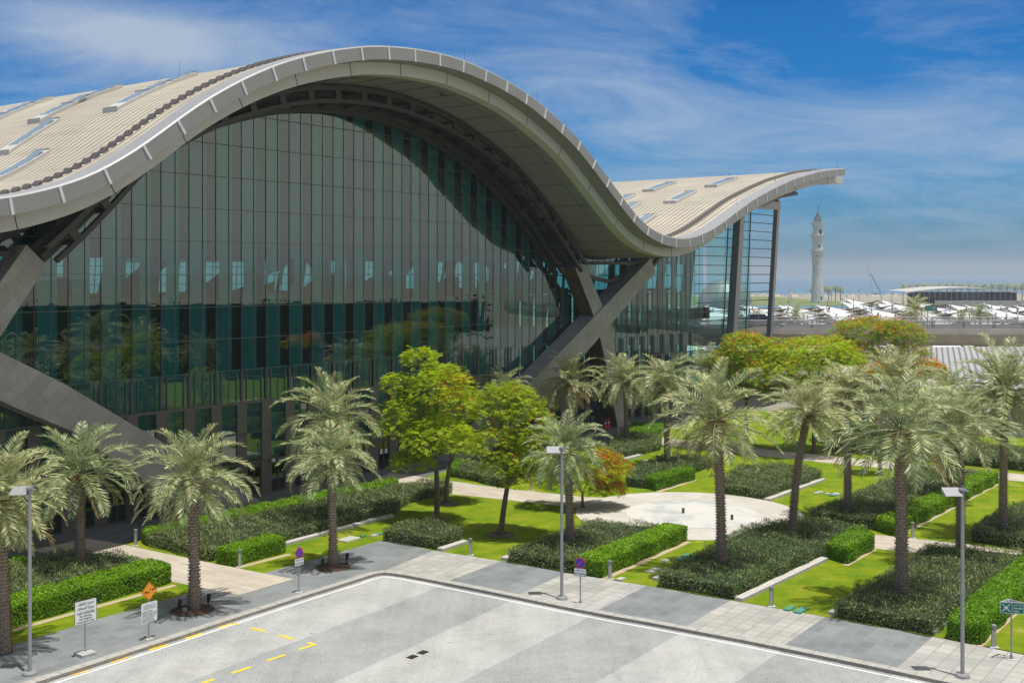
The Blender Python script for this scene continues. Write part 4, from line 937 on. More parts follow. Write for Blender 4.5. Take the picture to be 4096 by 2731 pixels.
# hall interior: back wall with a high band of windows, added blockers, floor
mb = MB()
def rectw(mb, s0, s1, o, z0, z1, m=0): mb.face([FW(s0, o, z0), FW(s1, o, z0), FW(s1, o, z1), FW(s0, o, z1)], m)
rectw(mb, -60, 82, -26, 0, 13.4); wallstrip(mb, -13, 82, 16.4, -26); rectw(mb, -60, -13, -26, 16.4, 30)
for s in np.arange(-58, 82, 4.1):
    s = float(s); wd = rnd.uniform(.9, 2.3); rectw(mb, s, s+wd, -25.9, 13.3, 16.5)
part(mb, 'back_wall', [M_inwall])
mb = MB()
for s in np.arange(-59, 82, .95): mb.beam(FW(float(s), -25.8, 13.3), FW(float(s)+.18, -25.8, 16.5), .07, .07)
for z in (14.1, 14.9, 15.7): mb.beam(FW(-60, -25.8, z), FW(82, -25.8, z), .06, .06)
part(mb, 'back_window_bars', [M_steel])
mb = MB(); x = -58.
while x < 80:                                        # random blockers added to cut down the light of the far windows
    wd = rnd.uniform(1.5, 5); k_ = rnd.random()
    if k_ < .35: mb.face([FW(x, -20, 13.0), FW(x+wd, -20, 13.0), FW(x+wd, -20, 13.2+rnd.uniform(.3, 2.2))])
    elif k_ < .6: mb.face([FW(x, -20, 16.9), FW(x, -20, 16.5-rnd.uniform(.3, 2)), FW(x+wd, -20, 16.9)])
    elif k_ < .85: mb.face([FW(x, -20, 13), FW(x+wd, -20, 13), FW(x+wd, -20, 14+rnd.uniform(0, 1)), FW(x, -20, 14+rnd.uniform(0, 1))])
    mb.beam(FW(x, -19, 12.8), FW(x+rnd.uniform(.5, 1.4), -19, 17), .25, .25); x += wd*rnd.uniform(.6, 1.2)
part(mb, 'window_blockers', [M_inwall])
mb = MB(); mb.face([FW(-60, -24, 12), FW(82, -24, 12), FW(82, -24, 18), FW(-60, -24, 18)]); part(mb, 'far_window_glass', [M_farw])  # tinted pane added to dim the far windows
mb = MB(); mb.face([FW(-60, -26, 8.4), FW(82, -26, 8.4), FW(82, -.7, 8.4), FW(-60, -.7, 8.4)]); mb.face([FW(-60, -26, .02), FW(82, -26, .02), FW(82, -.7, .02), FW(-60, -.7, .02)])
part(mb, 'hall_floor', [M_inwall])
mb = MB()
for a, b in [((8, 12.6), (14, 16.8)), ((30, 12.5), (25, 17.5)), ((47, 16.8), (54, 12.4)), ((60, 12.5), (53.5, 17)), ((-2, 13), (5, 16.6)), ((38, 17), (33.5, 12.6))]:
    mb.beam(FW(a[0], -3, a[1]), FW(b[0], -3, b[1]), .9, .6, 0, up=(N2.x, N2.y, 0))
for z in (13.3, 16.3): mb.beam(FW(-13, -2.5, z), FW(82, -2.5, z), .3, .3)
part(mb, 'interior_struts', [M_inwall])
# solid lower storey: piers, doors, base
mb = MB()
for k in range(-9, 37):
    c_ = cent0+PIT*k; wallstrip(mb, c_-.42, c_+.42, 0, .09, 0, 6.42)
wallstrip(mb, -13, 84, 6.30, .10, 0, 6.46)
part(mb, 'cladding_piers', [M_pier])
mb = MB(); wallstrip(mb, -13, 84, 2.3, .02, 0, 4.3); part(mb, 'lower_glazing', [M_glass])
mb = MB()
for z in (2.3, 4.3): mb.beam(FW(-13, .1, z), FW(84, .1, z), .1, .08)
part(mb, 'transoms', [M_steel], gw)
M_doorg = glassmat('door glass', (.10, .13, .13), .14)
for k in range(-2, 20):
    a, b = cent0+PIT*k+.42, cent0+PIT*(k+1)-.42
    mb = MB(); m_ = (a+b)/2
    for s in (a+.04, m_, b-.04): mb.beam(FW(s, .04, .02), FW(s, .04, 2.26), .07, .06, 0, up=(N2.x, N2.y, 0))
    mb.beam(FW(a, .04, .06), FW(b, .04, .06), .08, .06); mb.beam(FW(a, .04, 2.22), FW(b, .04, 2.22), .08, .06)
    d_ = part(mb, 'door', [M_steel])
    mg = MB(); rectw(mg, a, b, .01, .02, 2.28); part(mg, 'door_glass', [M_doorg], d_)
    if k in (9, 10, 11, 12):
        for s in (a+.38, b-.38):
            mn = MB(); mn.box(FW(s, .06, 1.42), (.30, .012, .34), math.atan2(D2.y, D2.x)); 
            for q in range(4): mn.box(FW(s, .068, 1.52-q*.055), (.22, .004, .018), math.atan2(D2.y, D2.x), 1)
            part(mn, 'notice', [M_sw, M_steel], d_)
for u, v in [(987, 1856), (1085, 1839), (1225, 1870)]:
    r = Vector(((u-CX)/F, 1)); tt_ = (P0.dot(N2)+.1)/r.dot(N2); p = r*tt_; z = HC-(v-HV)*tt_/F
    mb = MB(); mb.lathe([(.02, -.14), (.12, -.1), (.14, 0), (.12, .1), (.02, .14)], 14, 0, (p.x+N2.x*.2, p.y+N2.y*.2, z)); mb.beam((p.x, p.y, z), (p.x+N2.x*.2, p.y+N2.y*.2, z), .05, .05); part(mb, 'wall_lamp', [M_sw])
# arch trusses in front of the glass
def mir(L): return L+[(56.4-s, z) for s, z in L[::-1]]
CH = [(54.6, 16.2), (52.4, 18.4), (50.3, 19.9), (46.0, 22.9), (43.4, 24.35), (41, 25.45), (38.4, 26.35), (35.9, 27.05), (32.7, 27.7), (28.2, 28.1)]
CH = mir(CH[:-1]+[(28.2, 28.1)])
def chord(mb, L, o, w, h, m=0):
    t_ = [Vector((s, z)) for s, z in L]; up = []; lo = []
    for i, p in enumerate(t_):
        a, b = t_[max(i-1, 0)], t_[min(i+1, len(t_)-1)]; d = (b-a).normalized(); n = Vector((-d.y, d.x)); up.append(p+n*h/2); lo.append(p-n*h/2)
    R_ = []
    for u_, l_ in zip(up, lo): R_.append([FW(u_.x, o+w/2, u_.y), FW(u_.x, o-w/2, u_.y), FW(l_.x, o-w/2, l_.y), FW(l_.x, o+w/2, l_.y)])
    mb.quads(R_, m, True); mb.face(R_[0], m); mb.face(R_[-1], m)
from bisect import bisect
def dens(L, n=60):
    P_ = np.array(L); d = np.r_[0, np.cumsum(np.hypot(*np.diff(P_, axis=0).T))]; q = np.linspace(0, d[-1], n); return [(float(np.interp(x, d, P_[:, 0])), float(np.interp(x, d, P_[:, 1]))) for x in q]
def chz(s): return SZ(s)-.38-.31*max(0, 7-s)-max(0, s-48)**1.6*.075
CHd = dens([(s, chz(s)) for s in np.linspace(1.0, 54.6, 60)], 70)
def inset(L, k):
    out = []
    for i, (s, z) in enumerate(L):
        a, b = L[max(i-1, 0)], L[min(i+1, len(L)-1)]; d = Vector((b[0]-a[0], b[1]-a[1])).normalized(); out.append((s+d.y*k, z-d.x*k) if False else (s-d.y*k*-1 if False else s+(-d.y)*(-k), z+d.x*(-k)*-1))
    return out
def insetc(L, k):                                   # shift towards the arch centre
    out = []
    for i, (s, z) in enumerate(L):
        a, b = L[max(i-1, 0)], L[min(i+1, len(L)-1)]; d = Vector((b[0]-a[0], b[1]-a[1])).normalized(); n = Vector((-d.y, d.x))
        c = Vector((28.2-s, 12-z)); n = n if n.dot(c) > 0 else -n; out.append((s+n.x*k, z+n.y*k))
    return out
mb = MB(); chord(mb, CHd, 3.0, .35, .32); chord(mb, insetc(CHd, .9), 3.0, .3, .28)
chord(mb, insetc(CHd, .2), 1.0, .35, .32); chord(mb, insetc(CHd, 1.05), 1.0, .35, .35)
C2 = insetc(CHd, .9); C3 = insetc(CHd, 1.05)
for i in range(2, 70, 3):
    a, b, c_ = CHd[i], C2[i], C3[i]
    mb.beam(FW(a[0], 3.0, a[1]), FW(b[0], 3.0, b[1]), .5, .25, 0, up=(N2.x, N2.y, 0)); mb.beam(FW(a[0], 3.0, a[1]), FW(a[0], 1.0, a[1]-.1), .25, .25)
    mb.beam(FW(b[0], 3.0, b[1]), FW(c_[0], 1.0, c_[1]), .3, .3)
    mb.beam(FW(a[0], 2.0, a[1]), FW(a[0]-(28.2-a[0])*-.0, 2.0, SZ(a[0])-.1), .12, .12)
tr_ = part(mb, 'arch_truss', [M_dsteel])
mb = MB(); chord(mb, insetc(CHd, 1.3), .35, .4, .35); wl_ = [s for s in np.arange(-12, 83, 1.0)]
mb.quads([[FW(float(s), .16, min(SZ(float(s)), max(SZ(float(s))-1.45, 14.9) if SZ(float(s)) > 17.6 else SZ(float(s))-.2)) for s in wl_], [FW(float(s), .16, SZ(float(s))-.05) for s in wl_]])  # dark sheet added over the glass head to hide the sky reflection
part(mb, 'head_frame_and_dark_band', [M_dsteel], tr_)
# crossed braces clad in stone
def slab(name, L, o0, o1, side=M_brace):
    """L: list of (left s, z), (right s, z) pairs from top to bottom"""
    mb = MB(); 
    for i in range(len(L)-1):
        (a, b), (c, d) = L[i], L[i+1]
        uvf = lambda P_: [((s*.75+z*.65), (z*.75-s*.65)) for s, z in P_]
        q = [a, b, d, c]; mb.face([FW(s, o1, z) for s, z in q], 0, uvf(q)); mb.face([FW(s, o0, z) for s, z in q[::-1]], 0, uvf(q[::-1]))
        for e, f in ((a, c), (d, b)):
            mb.face([FW(e[0], o1, e[1]), FW(f[0], o1, f[1]), FW(f[0], o0, f[1]), FW(e[0], o0, e[1])], 1 if side is not M_brace and (e, f) == (a, c) else 0, [(0, e[1]), (0, f[1]), (o1-o0, f[1]), (o1-o0, e[1])])
    a, b = L[0]; mb.face([FW(a[0], o1, a[1]), FW(a[0], o0, a[1]), FW(b[0], o0, b[1]), FW(b[0], o1, b[1])]); 
    return part(mb, name, [M_brace, side])
Rl = [((54.7, 15.5), (55.9, 16.6)), ((57.6, 11.4), (59.2, 12.2)), ((59.1, 8.6), (60.7, 10.0)), ((60.3, 5.6), (62.6, 5.2)), ((61.3, 2.6), (63.6, 2.6)), ((62.2, 0), (64.5, 0))]
Rr = [((68.5, 16.7), (69.4, 15.2)), ((53.7, 8.85), (56.2, 7.6)), ((46.3, 5.0), (48.8, 3.7)), ((36.6, -.05), (41.4, -.05))]
slab('stone_brace', Rl, .35, 1.9, M_brown_side); slab('stone_brace', Rr, .25, 2.05)
m2 = lambda L: [tuple(reversed([(56.4-s, z) for s, z in pr])) for pr in L]
slab('stone_brace', m2(Rl), .35, 1.9); slab('stone_brace', [((-13.0, 15.2), (-12.1, 16.7)), ((-.4, 7.9), (2.7, 8.85)), ((3.3, 6.1), (8.1, 5.5)), ((11.6, -.05), (17.0, -.05))], .25, 2.05)
for f in (lambda s: s, lambda s: 56.4-s):            # steel shoes from brace heads to the roof
    mb = MB()
    for o_ in (.7, 1.7):
        mb.beam(FW(f(68.6), o_, 15.4), FW(f(73.5), o_, 18.6), .35, .45, 0, up=(N2.x, N2.y, 0)); mb.beam(FW(f(69.0), o_, 16.4), FW(f(74.3), o_, 19.6), .3, .3, 0, up=(N2.x, N2.y, 0))
        mb.beam(FW(f(55.0), o_, 15.9), FW(f(50.8), o_, 19.6), .35, .5, 0, up=(N2.x, N2.y, 0))
    mb.beam(FW(f(56), 1.2, 16.1), FW(f(68.6), 1.2, 16.1), .35, .3); mb.beam(FW(f(56.5), 1.0, 15.0), FW(f(62), .9, 14.3), .2, .4, 0); mb.beam(FW(f(62), .9, 14.3), FW(f(67.5), 1.0, 15.2), .2, .4, 0)
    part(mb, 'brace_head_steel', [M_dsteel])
# right hand clear bay
mb = MB()
def lpost(s0, z0, s1, z1, w_, d_, o=.35): mb.beam(FW(s0, o, z0), FW(s1, o, z1), d_, w_, 0, up=(D2.x, D2.y, 0))
lpost(89.6, 0, 93.1, 24.6, 1.15, .9); part(mb, 'leaning_post', [M_lsteel])
mb = MB(); lpost(100.4, 0, 103.9, 24.5, .7, .55); mb.beam(FW(104.2, .35, 23.75), FW(92, .35, 23.5), .7, 1.0); part(mb, 'corner_post', [M_lsteel])
mb = MB(); lpost(80.0, 0, 82.6, 22.6, .9, .6, -.9); lpost(74.8, 0, 76.3, 21.3, .6, .6, -.9); part(mb, 'inner_post', [M_teal])
mb = MB()
for k in range(0, 22):
    z = 3.2+1.07*k; a = 82; b = 100.9+(z/24.5)*3.4
    # stop at the roof
    while a < b and gtop(a) < z+.1: a += .5
    if b-a > 1: mb.beam(FW(a, .12, z), FW(b, .12, z), .12, .09)
for s0, s1 in ((94.1, 96.6), (88, 90.5)):
    mb.beam(FW(s0, .14, 0), FW(s1, .14, gtop(s1)-.1 if s1 < 93 else 24.4), .10, .12, 0, up=(N2.x, N2.y, 0))
part(mb, 'bay_rails', [M_steel])
mb = MB(); wallstrip(mb, 84.8, 96.5, 0, .02, 0, 24.4); part(mb, 'bay_glass', [M_clear])
mb = MB()
for k, o_ in enumerate(np.arange(-1, -25, -2.2)):    # end wall of the hall made of tall leaning glass fins
    o_ = float(o_); mb.face([FW(80.5, o_, 0), FW(80.5, o_-2.0, 0), FW(84.5, o_-2.0, 22.5), FW(84.5, o_, 22.5)], 0)
endw = part(mb, 'end_wall_glass', [M_clear])
mb = MB()
for o_ in np.arange(-1, -26, -2.2): mb.beam(FW(80.5, float(o_), 0), FW(84.5, float(o_), 22.5), .22, .3)
for z in np.arange(2, 22, 2.14): mb.beam(FW(80.5+z/22.5*4, -1, float(z)), FW(80.5+z/22.5*4, -25, float(z)), .1, .1)
part(mb, 'end_wall_fins', [M_teal], endw)
mb = MB(); 
for z0, z1, s1 in ((9.9, 11.2, 87.5),): mb.beam(FW(74, -1.2, 10.5), FW(s1, -1.2, 10.5), .5, 1.3)
part(mb, 'balcony_edge', [M_black])
mb = MB()                                            # steel outriggers beneath the roof tip
for o_ in (5.5,):
    mb.beam(FW(87.5, o_, 22.9), FW(92.5, o_, 24.1), .5, .32); mb.beam(FW(92.4, o_, 24.1), FW(97.5, o_, 24.75), .5, .36); mb.beam(FW(96.8, o_, 24.8), FW(96.8, o_, 25.9), .45, .45); mb.beam(FW(93.6, o_, 24.3), FW(93.6, o_, 25.3), .4, .4)
part(mb, 'roof_outrigger', [M_steel])
mb = MB(); mb.lathe([(.10, 0), (.16, .05), (.16, .14), (.05, .22)], 12, 0, tuple(FW(30.5, 6.2, SZ(30.5)-.32))); part(mb, 'dome_camera', [M_steel])
# ------------------------------------------------------------------ things below the braces
for u, v, h, lb in [(2421, 1717, .72, 'traffic cone left of the pair of tall cones below the braces'), (2434, 1714, .75, 'tallest red traffic cone beside the wheeled metal frame'), (2380, 1722, .45, 'left small red cone in front of the covered cart'), (2389, 1720, .48, 'right small red cone in front of the covered cart')]:
    root = empty('traffic_cone', G(u, v)+Vector((0, 0, .006)), lb, 'traffic cone', 'red traffic cones below the braces'); k = h/.75*1.25
    mb = MB(); mb.box((0, 0, .02), (.42*k, .42*k, .05)); mb.build('base', [M_tyre], root)
    mb = MB(); mb.lathe([(.16*k, .045), (.10*k, .35*k), (.028*k, .80*k)], 16); mb.build('cone_body', [M_red], root)
    mb = MB(); mb.lathe([(.092*k, .42*k), (.068*k, .58*k)], 16, cap=False); mb.build('white_band', [M_sw], root)
root = empty('covered_cart', G(2385, 1706)+Vector((.2, .9, 0)), 'dark cloth covered cart parked in the shade below the braces', 'cart')
mb = MB()
gr = []
for z, sx_, sy_ in ((.12, .98, .72), (.5, 1.0, .75), (1.0, .97, .72), (1.3, .86, .62), (1.42, .6, .42), (1.45, .1, .1)):
    gr.append([(sx_*1.0*math.copysign(abs(math.cos(a))**.5, math.cos(a)), sy_*1.0*math.copysign(abs(math.sin(a))**.5, math.sin(a)), z+.03*math.sin(a*5)) for a in np.linspace(0, 2*PI, 29)[:-1]])
mb.quads(gr, 0, True); mb.build('cover_cloth', [M_cloth], root, True)
mb = MB()
for x in (-.7, .7):
    for y in (-.5, .5): mb.tube([(x-.04, y, .11), (x+.04, y, .11)], .11, 12)
mb.build('wheel', [M_tyre], root)
mb = MB(); mb.box((-.55, -.80, .85), (.36, .02, .48)); mb.build('notice_sheet', [M_lsteel], root)
root = empty('metal_trolley', G(2445, 1708)+Vector((0, .4, 0)), 'upright white metal trolley frame leaning beside the cones', 'trolley')
mb = MB()
for x in (-.28, .28): mb.tube([(x, .25, 1.75), (x*1.05, 0, .1)], .025, 6)
for z in (1.74, 1.3, 1.0, .3): mb.tube([(-.28, .25*(z/1.75), z), (.28, .25*(z/1.75), z)], .02, 6)
mb.build('frame', [M_sw], root); mb = MB()
for x in (-.3, .3): mb.tube([(x-.03, 0, .08), (x+.03, 0, .08)], .08, 10)
mb.box((0, -.1, .17), (.5, .3, .02)); mb.build('wheel', [M_tyre], root)
p = G(980, 2017)
root = empty('folding_barrier', p+Vector((0, 0, .01)), 'orange plastic barrier lying on the dark paving in front of the hall', 'barrier', rz=math.radians(-38))
mb = MB(); mb.box((0, 0, .06), (1.1, .10, .07)); mb.box((0, .30, .06), (1.1, .08, .07)); mb.box((0, .15, .05), (.05, .36, .05))
for k in (-.5, -.25, .25, .5): mb.box((k, .15, .05), (.05, .26, .05))
mb.build('panel', [M_so], root); mb = MB()
for k in (-.4, -.13, .13, .4): mb.box((k, 0, .10), (.12, .09, .012)); mb.box((k, .3, .10), (.12, .07, .012))
mb.build('reflective_stripe', [M_sk], root)
# ------------------------------------------------------------------ signs with lettering
AR = dict(zip('ابتثجحخدذرزسشصضطظعغفقكلمنهوي', [(0xFE8D,), (0xFE8F,), (0xFE95,), (0xFE99,), (0xFE9D,), (0xFEA1,), (0xFEA5,), (0xFEA9,), (0xFEAB,), (0xFEAD,), (0xFEAF,), (0xFEB1,), (0xFEB5,), (0xFEB9,), (0xFEBD,), (0xFEC1,), (0xFEC5,), (0xFEC9,), (0xFECD,), (0xFED1,), (0xFED5,), (0xFED9,), (0xFEDD,), (0xFEE1,), (0xFEE5,), (0xFEE9,), (0xFEED,), (0xFEF1,)]))
AR['ئ'] = (0xFE89,); AR['ة'] = (0xFE93,); AR['أ'] = (0xFE83,); AR['ن'] = (0xFEE5,)
NOJOIN = set('اأدذرزوة')
def arab(txt):
    out = []
    for wd in txt.split(' '):
        g = []; i = 0; n = len(wd)
        while i < n:
            ch = wd[i]; prev = i > 0 and wd[i-1] not in NOJOIN
            if ch == 'ل' and i+1 < n and wd[i+1] in 'اأ': g.append(chr(0xFEFC if prev else 0xFEFB)); i += 2; continue
            nxt = i+1 < n and ch not in NOJOIN; b = AR[ch][0]
            if ch in NOJOIN: f = b+(1 if prev else 0)
            else: f = b+(3 if prev and nxt else 2 if nxt else 1 if prev else 0)
            g.append(chr(f)); i += 1
        out.append(''.join(g))
    return ' '.join(out)[::-1]
def text_mesh(txt, size, bold=0., align='CENTER'):
    cu = bpy.data.curves.new('lettering', 'FONT'); cu.body = txt; cu.size = size; cu.align_x = align; cu.align_y = 'CENTER'; cu.offset = bold; cu.resolution_u = 3; cu.extrude = .0015
    o = bpy.data.objects.new('lettering', cu); COL.objects.link(o); dg = bpy.context.evaluated_depsgraph_get()
    me = bpy.data.meshes.new_from_object(o.evaluated_get(dg)); bpy.data.objects.remove(o); bpy.data.curves.remove(cu); return me
def place_text(txt, x, z, width, height, root, mat, y=-.014, name='lettering', bold=0., ry=0):
    me = text_mesh(txt, 1., bold); xs_ = [v.co.x for v in me.vertices]; ys_ = [v.co.y for v in me.vertices]
    if not xs_: return
    wx, hy = max(xs_)-min(xs_), max(ys_)-min(ys_); k = width/wx; kz = height/hy if height else k
    mx_, my_ = (max(xs_)+min(xs_))/2, (max(ys_)+min(ys_))/2
    for v in me.vertices: v.co = Vector((x+(v.co.x-mx_)*k, y-v.co.z, z+(v.co.y-my_)*kz))
    return link(name, me, root, mat)
def rrect(mb, x, z, w_, h_, r, y0, y1, m=0):
    pts = []
    for cx_, cz_, a0 in ((w_/2-r, h_/2-r, 0), (-w_/2+r, h_/2-r, 90), (-w_/2+r, -h_/2+r, 180), (w_/2-r, -h_/2+r, 270)):
        for k in range(5): a = math.radians(a0+k*22.5); pts.append((x+cx_+r*math.cos(a), z+cz_+r*math.sin(a)))
    mb.face([(p[0], y0, p[1]) for p in pts], m); mb.face([(p[0], y1, p[1]) for p in pts[::-1]], m); n = len(pts)
    for i in range(n): a, b = pts[i], pts[(i+1) % n]; mb.face([(a[0], y0, a[1]), (a[0], y1, a[1]), (b[0], y1, b[1]), (b[0], y0, b[1])], m)
def rotA(deg): return math.radians(deg)
def signpost(root, h, base=.0):
    mb = MB(); mb.tube([(0, .03, base), (0, .03, h)], .033, 12); mb.build('post', [M_pole], root)
    mb = MB(); mb.box((0, .03, base+.008), (.28, .28, .016))
    for x, y in ((.12, .0), (-.12, 0), (0, .12), (0, -.12)): mb.face([(x, .03+y, base+.016), (x*.25, .03+y*.25, base+.016), (x*.25, .03+y*.25, base+.2)])
    mb.build('base_plate', [M_covw], root)
zA = PI/2-ANG                                       # boards parallel to the left kerb
p = G(342.5, 2620)
root = empty('parking_notice', p+Vector((0, 0, .005)), 'white board on a concrete block: no parking, fire engine and ambulance only', 'sign', rz=zA-.05)
mb = MB(); mb.box((0, .03, .06), (.62, .62, .13)); mb.build('concrete_foot', [M_conc], root)
signpost(root, 2.1, .13)
W_, H_, Z_ = .95, .94, 1.72
mb = MB(); rrect(mb, 0, Z_, W_, H_, .04, -.008, .0); rrect(mb, 0, Z_, W_-.03, H_-.03, .035, -.0095, -.008, 1); mb.build('board', [M_sk, M_sw], root)
place_text(arab('ممنوع الوقوف'), 0, Z_+.33, .68, .14, root, M_sk, bold=.01)
place_text(arab('سيارة الاسعاف'), 0, Z_+.16, .70, .14, root, M_sk, bold=.01)
place_text(arab('والاطفائية فقط'), 0, Z_-.02, .74, .14, root, M_sk, bold=.01)
place_text('No Parking', 0, Z_-.16, .50, .085, root, M_sk, bold=.012)
place_text('Fire Engine/', 0, Z_-.27, .54, .085, root, M_sk, bold=.012)
place_text('Ambulance Only', 0, Z_-.38, .76, .085, root, M_sk, bold=.012)
p = G(597, 2554)
root = empty('towing_notice', p+Vector((0, 0, .005)), 'orange diamond with tow truck above a white board about illegally parked vehicles', 'sign', rz=zA)
signpost(root, 2.32); Z_ = 1.10
mb = MB(); rrect(mb, 0, Z_, .78, .82, .04, -.008, 0.); mb.build('board', [M_sw], root)
for k, (tx, z) in enumerate([(arab('سيتم سحب المركبات المخالفة ويتحمل'), .31), (arab('صاحب المركبة كامل المسئولية عن'), .24), (arab('الاضرار الناتجة عن عملية السحب'), .17)]): place_text(tx, 0, Z_+z, .60, .055, root, M_steel)
for tx, z, wd in [('ILLEGALLY PARKED', .05, .50), ('VEHICLES WILL BE TOWED', -.03, .70), ('VEHICLES OWNER WILL BE', -.11, .70), ('FULLY LIABLE FOR ANY', -.19, .62), ('DAMAGES OR COSTS', -.27, .54), ('DURING THIS PROCESS', -.345, .60)]: place_text(tx, 0-(.70-wd)/2, Z_+z, wd, .045, root, M_steel)
mb = MB(); zc = 1.96
def diamond(r, y0, y1, m):
    q = [(0, zc-r), (r, zc), (0, zc+r), (-r, zc)]; mb.face([(x, y0, z) for x, z in q], m); mb.face([(x, y1, z) for x, z in q[::-1]], m)
    for i in range(4): a, b = q[i], q[(i+1) % 4]; mb.face([(a[0], y0, a[1]), (a[0], y1, a[1]), (b[0], y1, b[1]), (b[0], y0, b[1])], m)
diamond(.40, -.008, 0, 0); mb.build('orange_diamond', [M_so], root)
mb = MB()
q_ = [(0, zc-.37), (.37, zc), (0, zc+.37), (-.37, zc)]
for i in range(4): a, b = q_[i], q_[(i+1) % 4]; mb.beam((a[0], -.011, a[1]), (b[0], -.011, b[1]), .012, .004, 0, up=(0, 1, 0))
mb.box((-.10, -.011, zc-.03), (.20, .004, .035)); mb.box((-.185, -.011, zc-.0), (.07, .004, .08)); mb.box((.19, -.011, zc+.055), (.15, .004, .05), rot=Matrix.Rotation(-.35, 3, 'Y'))
mb.beam((-.02, -.011, zc-.02), (.06, -.011, zc+.12), .02, .004, 0, up=(0, 1, 0)); mb.beam((.06, -.011, zc+.12), (.11, -.011, zc+.05), .012, .004, 0, up=(0, 1, 0))
for x, z in ((-.18, -.055), (-.05, -.055), (.14, .02), (.24, .06)): mb.face([(x+.028*math.cos(a), -.0125, zc+z+.028*math.sin(a)) for a in np.linspace(0, 2*PI, 13)[:-1]])
mb.build('tow_truck_symbol', [M_sk], root)
def noparking(p, rz, lb, zb, zd):
    root = empty('no_parking_sign', p+Vector((0, 0, .005)), lb, 'sign', 'round no parking signs with white plates', rz)
    signpost(root, zd+.36)
    def disc(r, y0, y1, m, mb):
        q = [(r*math.cos(a), r*math.sin(a)+zd) for a in np.linspace(0, 2*PI, 41)[:-1]]
        mb.face([(x, y0, z) for x, z in q], m); mb.face([(x, y1, z) for x, z in q[::-1]], m)
        for i in range(40): a, b = q[i], q[(i+1) % 40]; mb.face([(a[0], y0, a[1]), (a[0], y1, a[1]), (b[0], y1, b[1]), (b[0], y0, b[1])], m)
    mb = MB(); disc(.255, -.01, 0, 0, mb); mb.build('red_disc', [M_sr], root)
    mb = MB(); disc(.205, -.013, -.0105, 0, mb); mb.build('blue_field', [M_sb], root)
    mb = MB(); mb.beam((-.14, -.0155, zd-.15), (.14, -.0155, zd+.15), .05, .003, 0, up=(0, 1, 0)); mb.build('red_bar', [M_sr], root)
    mb = MB(); rrect(mb, 0, zb, .60, .36, .03, -.008, 0); rrect(mb, 0, zb, .565, .325, .025, -.0095, -.008, 1); mb.build('plate', [M_sk, M_sw], root)
    place_text(arab('ممنوع الوقوف'), 0, zb+.085, .50, .10, root, M_sk, bold=.01); place_text('No Parking', 0, zb-.075, .52, .115, root, M_sk, bold=.014)
noparking(G(1196.6, 2368), zA, 'round no parking sign near the left kerb with its white plate facing the road', 1.44, 1.86)
noparking(G(2320.7, 2414), -math.radians(50)+.12+math.radians(22), 'round no parking sign standing beside the centre lamp post', 1.44, 1.86)
p = G(4046, 2637)
root = empty('assembly_point_sign', p+Vector((0, 0, .005)), 'green triangular assembly point sign on a thin post at the right', 'sign', rz=math.radians(-12))
signpost(root, 1.95)
def panel(a, b, z0, z1, nm, root):
    mb = MB(); d = Vector((b[0]-a[0], b[1]-a[1])).normalized(); n = Vector((d.y, -d.x))*.012
    mb.prism([a, b, (b[0]-n.x, b[1]-n.y), (a[0]-n.x, a[1]-n.y)], z0, z1); return mb.build(nm, [M_sw], root)
A1, B1, C1 = (-.44, -.10), (.44, -.10), (.0, .42)
zl, zh = 1.82, 2.26
for a, b in ((A1, B1), (B1, C1), (C1, A1)):
    o = panel(a, b, zl, zh, 'panel_frame', root); d = Vector((b[0]-a[0], b[1]-a[1])); L = d.length; d.normalize(); n = Vector((d.y, -d.x))
    mb = MB()
    def P_(x, z, y=.004): q = Vector(a)+d*x+n*y; return (q.x, q.y, z)
    mb.face([P_(.02, zl+.02), P_(L-.02, zl+.02), P_(L-.02, zh-.02), P_(.02, zh-.02)]); mb.build('green_face', [M_sg], o)
mb = MB()
for k in (-.2, 0, .2): mb.box((k*.6, .08, zh-.03), (.02, .34, .03))
mb.box((0, .05, zl+.06), (.5, .02, .03)); mb.build('inner_rails', [M_steel], root)
mb = MB(); y_ = -.107; cx_, cz_ = -.215, (zl+zh)/2
mb.box((.0, y_, cz_), (.012, .003, .40))
for sx_ in (-1, 1):
    for sz_ in (-1, 1):
        a = (cx_+sx_*.155, y_, cz_+sz_*.155); b = (cx_+sx_*.09, y_, cz_+sz_*.09); mb.beam(a, b, .02, .003, 0, up=(0, 1, 0))
        mb.face([(b[0]-sx_*.02, y_-.002, b[2]-sz_*.02), (b[0]+sx_*.035, y_-.002, b[2]-sz_*.02), (b[0]-sx_*.02, y_-.002, b[2]+sz_*.035)])
for x, z, k in ((0, 0, 1), (-.035, .015, .8), (.035, .015, .8), (-.06, 0, .7), (.06, 0, .7)):
    mb.face([(cx_+x+.016*k*math.cos(a), y_-.002, cz_+.055*k+z+.016*k*math.sin(a)) for a in np.linspace(0, 2*PI, 11)[:-1]])
    mb.box((cx_+x, y_, cz_+z-.0), (.032*k, .003, .07*k)); mb.box((cx_+x-.009*k, y_, cz_+z-.06*k), (.012*k, .003, .07*k)); mb.box((cx_+x+.009*k, y_, cz_+z-.06*k), (.012*k, .003, .07*k))
mb.build('gathering_symbol', [M_sw], root)
place_text(arab('نقطة تجمع'), .215, cz_+.11, .32, .085, root, M_sw, y=-.106, bold=.008); place_text('Assembly', .215, cz_-.01, .31, .085, root, M_sw, y=-.106, bold=.012); place_text('Point', .155, cz_-.12, .18, .07, root, M_sw, y=-.106, bold=.012)
